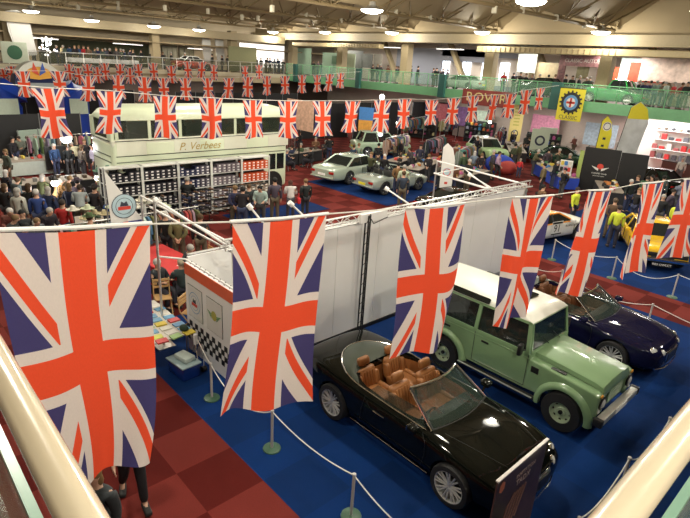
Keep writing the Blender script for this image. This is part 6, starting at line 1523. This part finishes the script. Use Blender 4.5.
# white tables along the left gallery and the glittering stand
for k in range(8):
    px=72+k*9; P=atx(px,58,-46.3)
    t=thing('cafe_table','small white clothed cafe table on the left gallery, %s from the left'%ORD[k],'table',(-46.6,P.y,ZF),0,'cafe tables on the left gallery'); MB().lathe([(.001,.74),(.42,.74),(.45,.70),(.47,.35),(.001,.34)],WHITE,14).build('tablecloth',t,True); MB().tube([(0,0,0),(0,0,.36)],.04,GREY,6).build('leg',t)
t=thing('light_tree','sparkling white light tree on the left gallery','light tree',(-47.5,atx(49,50,-47.5).y,ZF))
for k in range(26):
    a=random.uniform(0,6.28); r=random.uniform(.05,.55); MB().sph((r*math.cos(a),r*math.sin(a)*1.4,random.uniform(.8,2.3)),.09,LAMPW,8,5).build('bulb',t)
MB().tube([(0,0,0),(0,0,2.2)],.05,GREY,6).build('trunk',t)
for k,(a,b,w) in enumerate([((228,40),(262,60),3.4)]):
    P=atx(245,55,-46.8); t=thing('screen_board','olive green screen board at the corner of the galleries','screen',(-46.8,P.y,ZF)); MB().box((-.05,-2.1,.1),(.05,1.5,2.7),M('olive_screen',(.20,.20,.10),.7),bev=.01).build('board',t); MB().box((-.05,-2.1,0),(.05,-2.0,.1),GREY).build('foot',t)
t=thing('lit_screen','bright white lit backdrop at the corner of the galleries','backdrop',(-50.,36.3,ZF)); MB().box((-.05,-3.2,.6),(.05,3.2,3.2),glow('backdrop_glow',(1,.93,.85),2.2)).build('backdrop',t); MB().box((-.04,-3,0),(.04,-2.9,.6),GREY).box((-.04,2.9,0),(.04,3,.6),GREY).build('leg',t)
# machinery-like rows behind the bus : low crowd barriers
for k in range(7):
    P=Vector((-24.5,6+k*2.3,0)); t=thing('crowd_barrier','steel crowd barrier behind the bus roof, %s from the left'%ORD[k],'barrier',P,0,'crowd barriers behind the bus'); m=MB(); m.tube([(0,0,.1),(0,0,1.1),(0,2.1,1.1),(0,2.1,.1)],.02,ALU,6); m.build('frame',t)
    m=MB()
    for i in range(1,12): m.tube([(0,i*.175,.2),(0,i*.175,1.08)],.008,ALU,4)
    m.build('bars',t)
tbl(160,98,0,9,1.2,'long blue clothed stall table behind the bus roof','stall table behind the bus',22,BR_+DK_,cloth=BLUEC)
tbl(230,98,0,9,1.2,'long dark stall table right behind the bus roof','dark stall table behind the bus',22,BR_+DK_)
tbl(300,108,0,7,1.2,'long dark stall table under the gallery corner','stall table under the gallery corner',16,BR_+DK_)
tbl(110,100,0,8,1.2,'long pale stall table under the left gallery','stall table under the left gallery',18,BR_+DK_)

# stocked shelf stands along the far right stalls and behind the middle flags
shm={}
def shelf_stand(px,py,yaw,w,label,place,cols,rows=4,n=7,h=2.0,tone=None):
    P=at(px,py,0); gather_obstacles(); P=free_spot(P,0,(w/2,.3),yaw)
    t=thing('shelf_stand',label,'shelves',(P.x,P.y,0),yaw); tone=tone or M('stand_dark',(.03,.03,.032),.6)
    MB().box((-w/2,.22,0),(w/2,.27,h),tone).build('back_board',t)
    for s in (-1,1): MB().box((s*w/2-.03,-.25,0),(s*w/2+.03,.27,h),tone).build('side_panel',t)
    for j in range(rows): MB().box((-w/2+.03,-.24,.35+j*(h-.4)/rows),(w/2-.03,.22,.38+j*(h-.4)/rows),tone).build('shelf',t)
    c,s_=math.cos(yaw),math.sin(yaw)
    for j in range(rows):
        for i in range(n):
            col,nm=random.choice(cols); lx=-w/2+.16+(w-.32)*i/(n-1); ly=-.06; k=(i*3+j)%4
            if k not in shm:
                m=MB(); m.box((-.11,-.12,0),(.11,.12,.12+.06*k),PAINTO,bev=.015); m.box((-.06,-.05,.12+.06*k),(.06,.06,.17+.06*k),PAINTO,bev=.02); shm[k]=m.mesh('boxed_model',True)
            link('boxed_model',shm[k],None,(P.x+c*lx-s_*ly,P.y+s_*lx+c*ly,.382+j*(h-.4)/rows),yaw,tuple(v*random.uniform(.7,1.3) for v in col),'%s boxed item, %s shelf up, %s'%(nm,ORD[j],place),'box','boxed items on the '+place)
MX=BR_+DK_+DK_
for k,(px,py,yaw,w) in enumerate([(505,138,.2,3.2),(528,141,.25,3.2),(553,143,.3,3.2),(577,147,.35,3.0),(540,158,.5,2.6),(420,138,.35,3.0),(372,140,.35,3.0),(478,143,.2,2.8)]):
    nmv=['below the maroon sign','behind the yellow roll-up banner','between the two notice boards','left of the narrow yellow banner','before the notice boards','in the shirt stall','beside the desert poster','left of the maroon sign end'][k]
    shelf_stand(px,py,yaw,w,'dark shelf stand stocked with boxed goods '+nmv,'shelf stand '+nmv,MX,tone=M('stand_dark') if 'stand_dark' in _M else None)
# ================================================================ PEOPLE PLACEMENT
gather_obstacles()
toc=-.763
L_=[(4,186,0,2.2),(9,206,4,-.2),(21,208,0,.4,'stand'),(42,176,3,2.0),(61,175,3,1.6),(53,180,4,1.8),(36,194,6,2.6),(17,192,8,2.2),(79,196,8,2.6,'browse'),(61,196,7,2.4),(69,189,1,2.2),(88,205,5,2.4,'stand','brim'),(101,203,6,2.5),(78,190,2,2.4,'stand','brim'),(94,188,0,2.2,'stand','brim'),(5,170,0,2),(12,178,2,1.9),(28,186,0,2.1),(48,192,1,2.3),(110,200,0,2.8),(20,222,0,.2),(3,215,0,1),(45,208,0,.4),(33,215,2,.2)]
crowd(L_,'in the packed crowd at the left',poses=('stand','browse','woman','lean'))
crowd([(20,137,9),(27,138,0),(35,138,8),(45,140,8),(53,141,6),(74,139,8),(60,138,9),(67,143,0),(84,141,0),(88,132,8),(92,146,8),(12,140,0),(5,150,2),(81,146,3)],'under the big left flag of the middle line',poses=('stand','woman','browse'))
crowd([(187,178,0,2.4,'camera'),(177.5,216,3,2.6,'behind'),(200,216,0,2.5,'stand'),(235,187,1,2.7,'behind'),(242,190,0,2.4,'browse'),(249,184,0,2.9,'stand'),(261,186,8,-.8,'browse'),(275,181,2,2.6,'stand'),(306,179,0,2.9,'stand'),(165,212,0,2.4,'stand'),(170,228,0,1,'browse')],'near the shoe racks')
person(at(291,181,1.68)*Vector((1,1,0)) if 0 else (at(291,182,1.62).x,at(291,182,1.62).y,0),2.6,'womanb',(.55,.52,.50),(.03,.03,.04),(.08,.03,.02),.97,'person in white top carrying a red bag at the right end of the bus',bag=(.55,.02,.03))
crowd([(398.6,165,4,2.3,'behind'),(405,163,8,2.2,'stand'),(404,174,1,2.3,'stand'),(354,147,1,2,'stand'),(359,145,9,2,'stand'),(330,137,0,2.6,'browse')],'beside the two silver cars')
for k,(px,py) in enumerate([(300,132),(292,146),(301,144),(311,148),(326,141),(287,150),(281,140),(316,138)]):
    P=at(px,py,1.25); c,nm=COLN[(0,1,5,0,2,1,0,4)[k]]
    person((P.x,P.y,0),random.uniform(0,6),'sit',c,(.02,.02,.03),random.choice(HAIR),1,label='seated person in %s clothes behind the bus end, %s from the left'%(nm,ORD[[2,1,3,4,7,0,0,5][k] if k!=6 else 0]),group='people seated behind the bus end')
    t=thing('stool','dark stool under the seated group behind the bus end, %s placed'%ORD[k],'stool',(P.x,P.y,0),0,'stools behind the bus end'); MB().lathe([(.001,.37),(.19,.37),(.19,.33),(.001,.33)],BLACK,14).build('seat',t); 
    for a in range(3): MB().tube([(.12*math.cos(a*2.1),.12*math.sin(a*2.1),.34),(.2*math.cos(a*2.1),.2*math.sin(a*2.1),0)],.015,GREY,5).build('leg',t)
crowd([(379,144,0),(391.6,142,3),(402,141,0),(439,158,3),(450,168,0),(454.5,165,4),(441.7,163,2),(475,154,9),(482,156,0),(465,150,5),(494,152,2),(516,145,5),(521,143,3),(430,150,0),(421,147,1),(372,150,5),(412,150,2),(385,155,0),(447,150,0),(457,146,4),(470,160,0)],'among the clothes stalls',poses=('stand','browse','behind','woman'))
crowd([(499.7,153,8,.5,'walk'),(549,152,2,2,'walk'),(525,183,9,0,'stand'),(543.8,185,4,1,'stand'),(536,150,3),(560,150,5),(556,160,0),(570,158,0),(545,165,3),(566,168,0)],'in the red aisle left of the black booth')
P=at(520.6,161,1.1); person((P.x,P.y,0),2,'stand',(.60,.03,.04),(.05,.06,.12),(.4,.35,.3),.72,'small child in a bright red coat walking in the red aisle')
P=at(615.8,200,1.68); person((P.x,P.y,0),1.9,'behind',(.10,.055,.03),(.11,.075,.04),(.10,.07,.05),1.0,'person in brown jacket with hands behind back seen from behind before the yellow car')
for k,(px,py) in enumerate([(577,193),(628,211),(668,212)]):
    P=at(px,py,1.5); P.z=0; P=free_spot(P); person((P.x,P.y,0),[0,2,1][k],'stand',(.60,.68,.05),(.03,.03,.05),(.03,.02,.02),1,label='person in fluorescent yellow vest '+['above the race car roof','left of the yellow car','behind the yellow car roof'][k])
crowd([(640,190,0),(650,192,0),(664,196,0),(674,190,2),(684,194,1)],'behind the yellow car',poses=('stand','browse','behind'))
crowd([(618,147,1),(639,176,0),(646,178,5),(653,176,4),(657.6,177,0),(676,144,0),(632,180,0),(665,176,2),(610,150,0),(600,158,0),(684,178,9)],'before the lit shop',poses=('stand','browse','behind'))
P=at(625.5,149,1.68); person((P.x,P.y,0),2,'stand',(.45,.04,.05),(.04,.04,.06),(.1,.05,.03),1,'person in red top standing before the white roll-up stand')
P=at(644.8,159.5,1.68); person((P.x,P.y,0),2,'behind',(.42,.55,.60),(.25,.2,.15),(.4,.35,.3),1,'person in pale blue shirt at the edge of the red mat')
P=at(683,160,1.6); person((P.x,P.y,0),2,'stand',(.55,.55,.5),(.1,.1,.1),(.4,.35,.3),1,'person in white shirt at the right edge by the shop')
crowd([(150+i*7.4,97+random.uniform(-4,3)) for i in range(22)],'in the stalls behind the bus roof',zh=1.6,poses=('stand','woman','browse'))
crowd([(100+i*6,103+random.uniform(-3,3)) for i in range(7)],'in front of the left stalls',zh=1.6,poses=('stand','woman'))
crowd([(356+i*9,118+random.uniform(-4,5)) for i in range(12)],'in the stalls under the right gallery',zh=1.6,poses=('stand','woman','browse'))
crowd([(478+i*9,134+random.uniform(-4,5)) for i in range(11)],'at the far stalls under the maroon sign',zh=1.6,poses=('stand','woman','browse'))
# tables with chequered seated pair at the red cloth
for k,(px,py,yaw,hc,c) in enumerate([(157,262,.3,(.5,.48,.45),(.02,.025,.03)),(181,262,2.9,(.42,.36,.26),(.03,.05,.05))]):
    P=at(px,py,1.22); person((P.x,P.y,0),yaw,'sit',c,(.02,.02,.03),hc,1,label='grey haired person in dark top leaning over the red table, %s one'%['left','right'][k])
    t=thing('stool','dark stool under the %s person at the red table'%['left','right'][k],'stool',(P.x,P.y,0)); MB().lathe([(.001,.37),(.19,.37),(.19,.33),(.001,.33)],BLACK,14).build('seat',t)
    for a in range(3): MB().tube([(.12*math.cos(a*2.1),.12*math.sin(a*2.1),.34),(.2*math.cos(a*2.1),.2*math.sin(a*2.1),0)],.015,GREY,5).build('leg',t)
# two people right below the first flag
P=at(138,512,0); person((P.x-.25,P.y+.05,0),-.2,'walk',(.03,.03,.035),(.012,.012,.015),(.25,.12,.05),1.0,'person in dark jacket and black leggings walking under the first flag')
P=at(93,476,1.62); person((P.x,P.y,0),-.9,'woman',(.028,.034,.038),(.02,.02,.03),(.22,.13,.05),1.0,'person with fair brown hair in charcoal jacket between the first flag and the handrail')
# galleries
crowd([(566,78,0),(572,82,0),(580,78,0),(590,80,2),(586,83,5)],'by the framed gallery stand',z0=ZF,plane=lambda px,py:aty(px,py,39.8))
crowd([(646,81),(652,80,1),(658,81,9),(664.5,81,3),(670,80,8),(676,80,7),(684,81,7),(640,83,0),(689,82,0)],'at the right end of the gallery',z0=ZF,plane=lambda px,py:aty(px,py,39.2))
crowd([(434,68,1),(437,69,0),(443.6,67,0),(448,69,2)],'by the bluish gallery windows',z0=ZF,plane=lambda px,py:aty(px,py,41))
crowd([(505,71,7),(521,74,0),(527,72,0),(533,73,2),(540,76,0),(549,75,3),(556,73,2),(515,76,0)],'on the gallery right of the cream column',z0=ZF,plane=lambda px,py:aty(px,py,40.5))
crowd([(373,67),(378,66,0),(381,67),(388,67,4),(397,64,0),(400.6,65,0),(404,66,5),(411,70,0),(418,71,0)],'on the gallery left of centre',z0=ZF,plane=lambda px,py:aty(px,py,40))
crowd([(313.6,61.5,0),(318,62,2),(309,63,0),(322,63,0)],'on the gallery between the green screens',z0=ZF,plane=lambda px,py:aty(px,py,41.5))
crowd([(256,57,0),(261,58,0),(266,56,0),(270,58),(274.5,59),(279,59),(283,60,0),(222,56,0),(228,56,2),(212,54.5,0)],'at the corner of the galleries',z0=ZF,plane=lambda px,py:atx(px,py,-47.5))
crowd([(171,52,0),(163,54,0),(160,54.5,0),(151.6,52,0),(141,51,0),(133,50,0),(185,54,0)],'before the glazed gallery doors',z0=ZF,plane=lambda px,py:atx(px,py,-48.5))
crowd([(56+i*4.6,47+random.uniform(-2,3)) for i in range(17)],'on the left gallery before the dark bar',z0=ZF,plane=lambda px,py:atx(px,py,-48.7),poses=('stand','woman','sit' if 0 else 'browse'))
crowd([(2,42,0),(6,43,0),(12,46,2),(33,49,0),(42,50,0)],'on the left gallery at the far left',z0=ZF,plane=lambda px,py:atx(px,py,-47.8))
finish_people()
for r in PROTO.values():
    for c in list(r.children): bpy.data.objects.remove(c)
    bpy.data.objects.remove(r)
# ================================================================ WORLD, CAMERA, VIEW
w=bpy.data.worlds.new('World'); SC.world=w; w.use_nodes=True; bg=w.node_tree.nodes['Background']; bg.inputs[0].default_value=(.9,.85,.7,1); bg.inputs[1].default_value=.25
cd=bpy.data.cameras.new('Camera'); co=bpy.data.objects.new('Camera',cd); COL.objects.link(co)
m3=Matrix((Vector(R_),Vector(U_),-Vector(FW))).transposed().to_4x4(); m3.translation=Vector(CAM); co.matrix_world=m3
cd.sensor_width=36; cd.lens=F/690*36; cd.clip_start=.05; cd.clip_end=300; SC.camera=co
vs=SC.view_settings; vs.view_transform='Standard'; vs.look='None'; vs.gamma=1; vs.exposure=-.42; vs.use_curve_mapping=False
try: SC.cycles.use_light_tree=True; SC.cycles.max_bounces=6
except Exception: pass
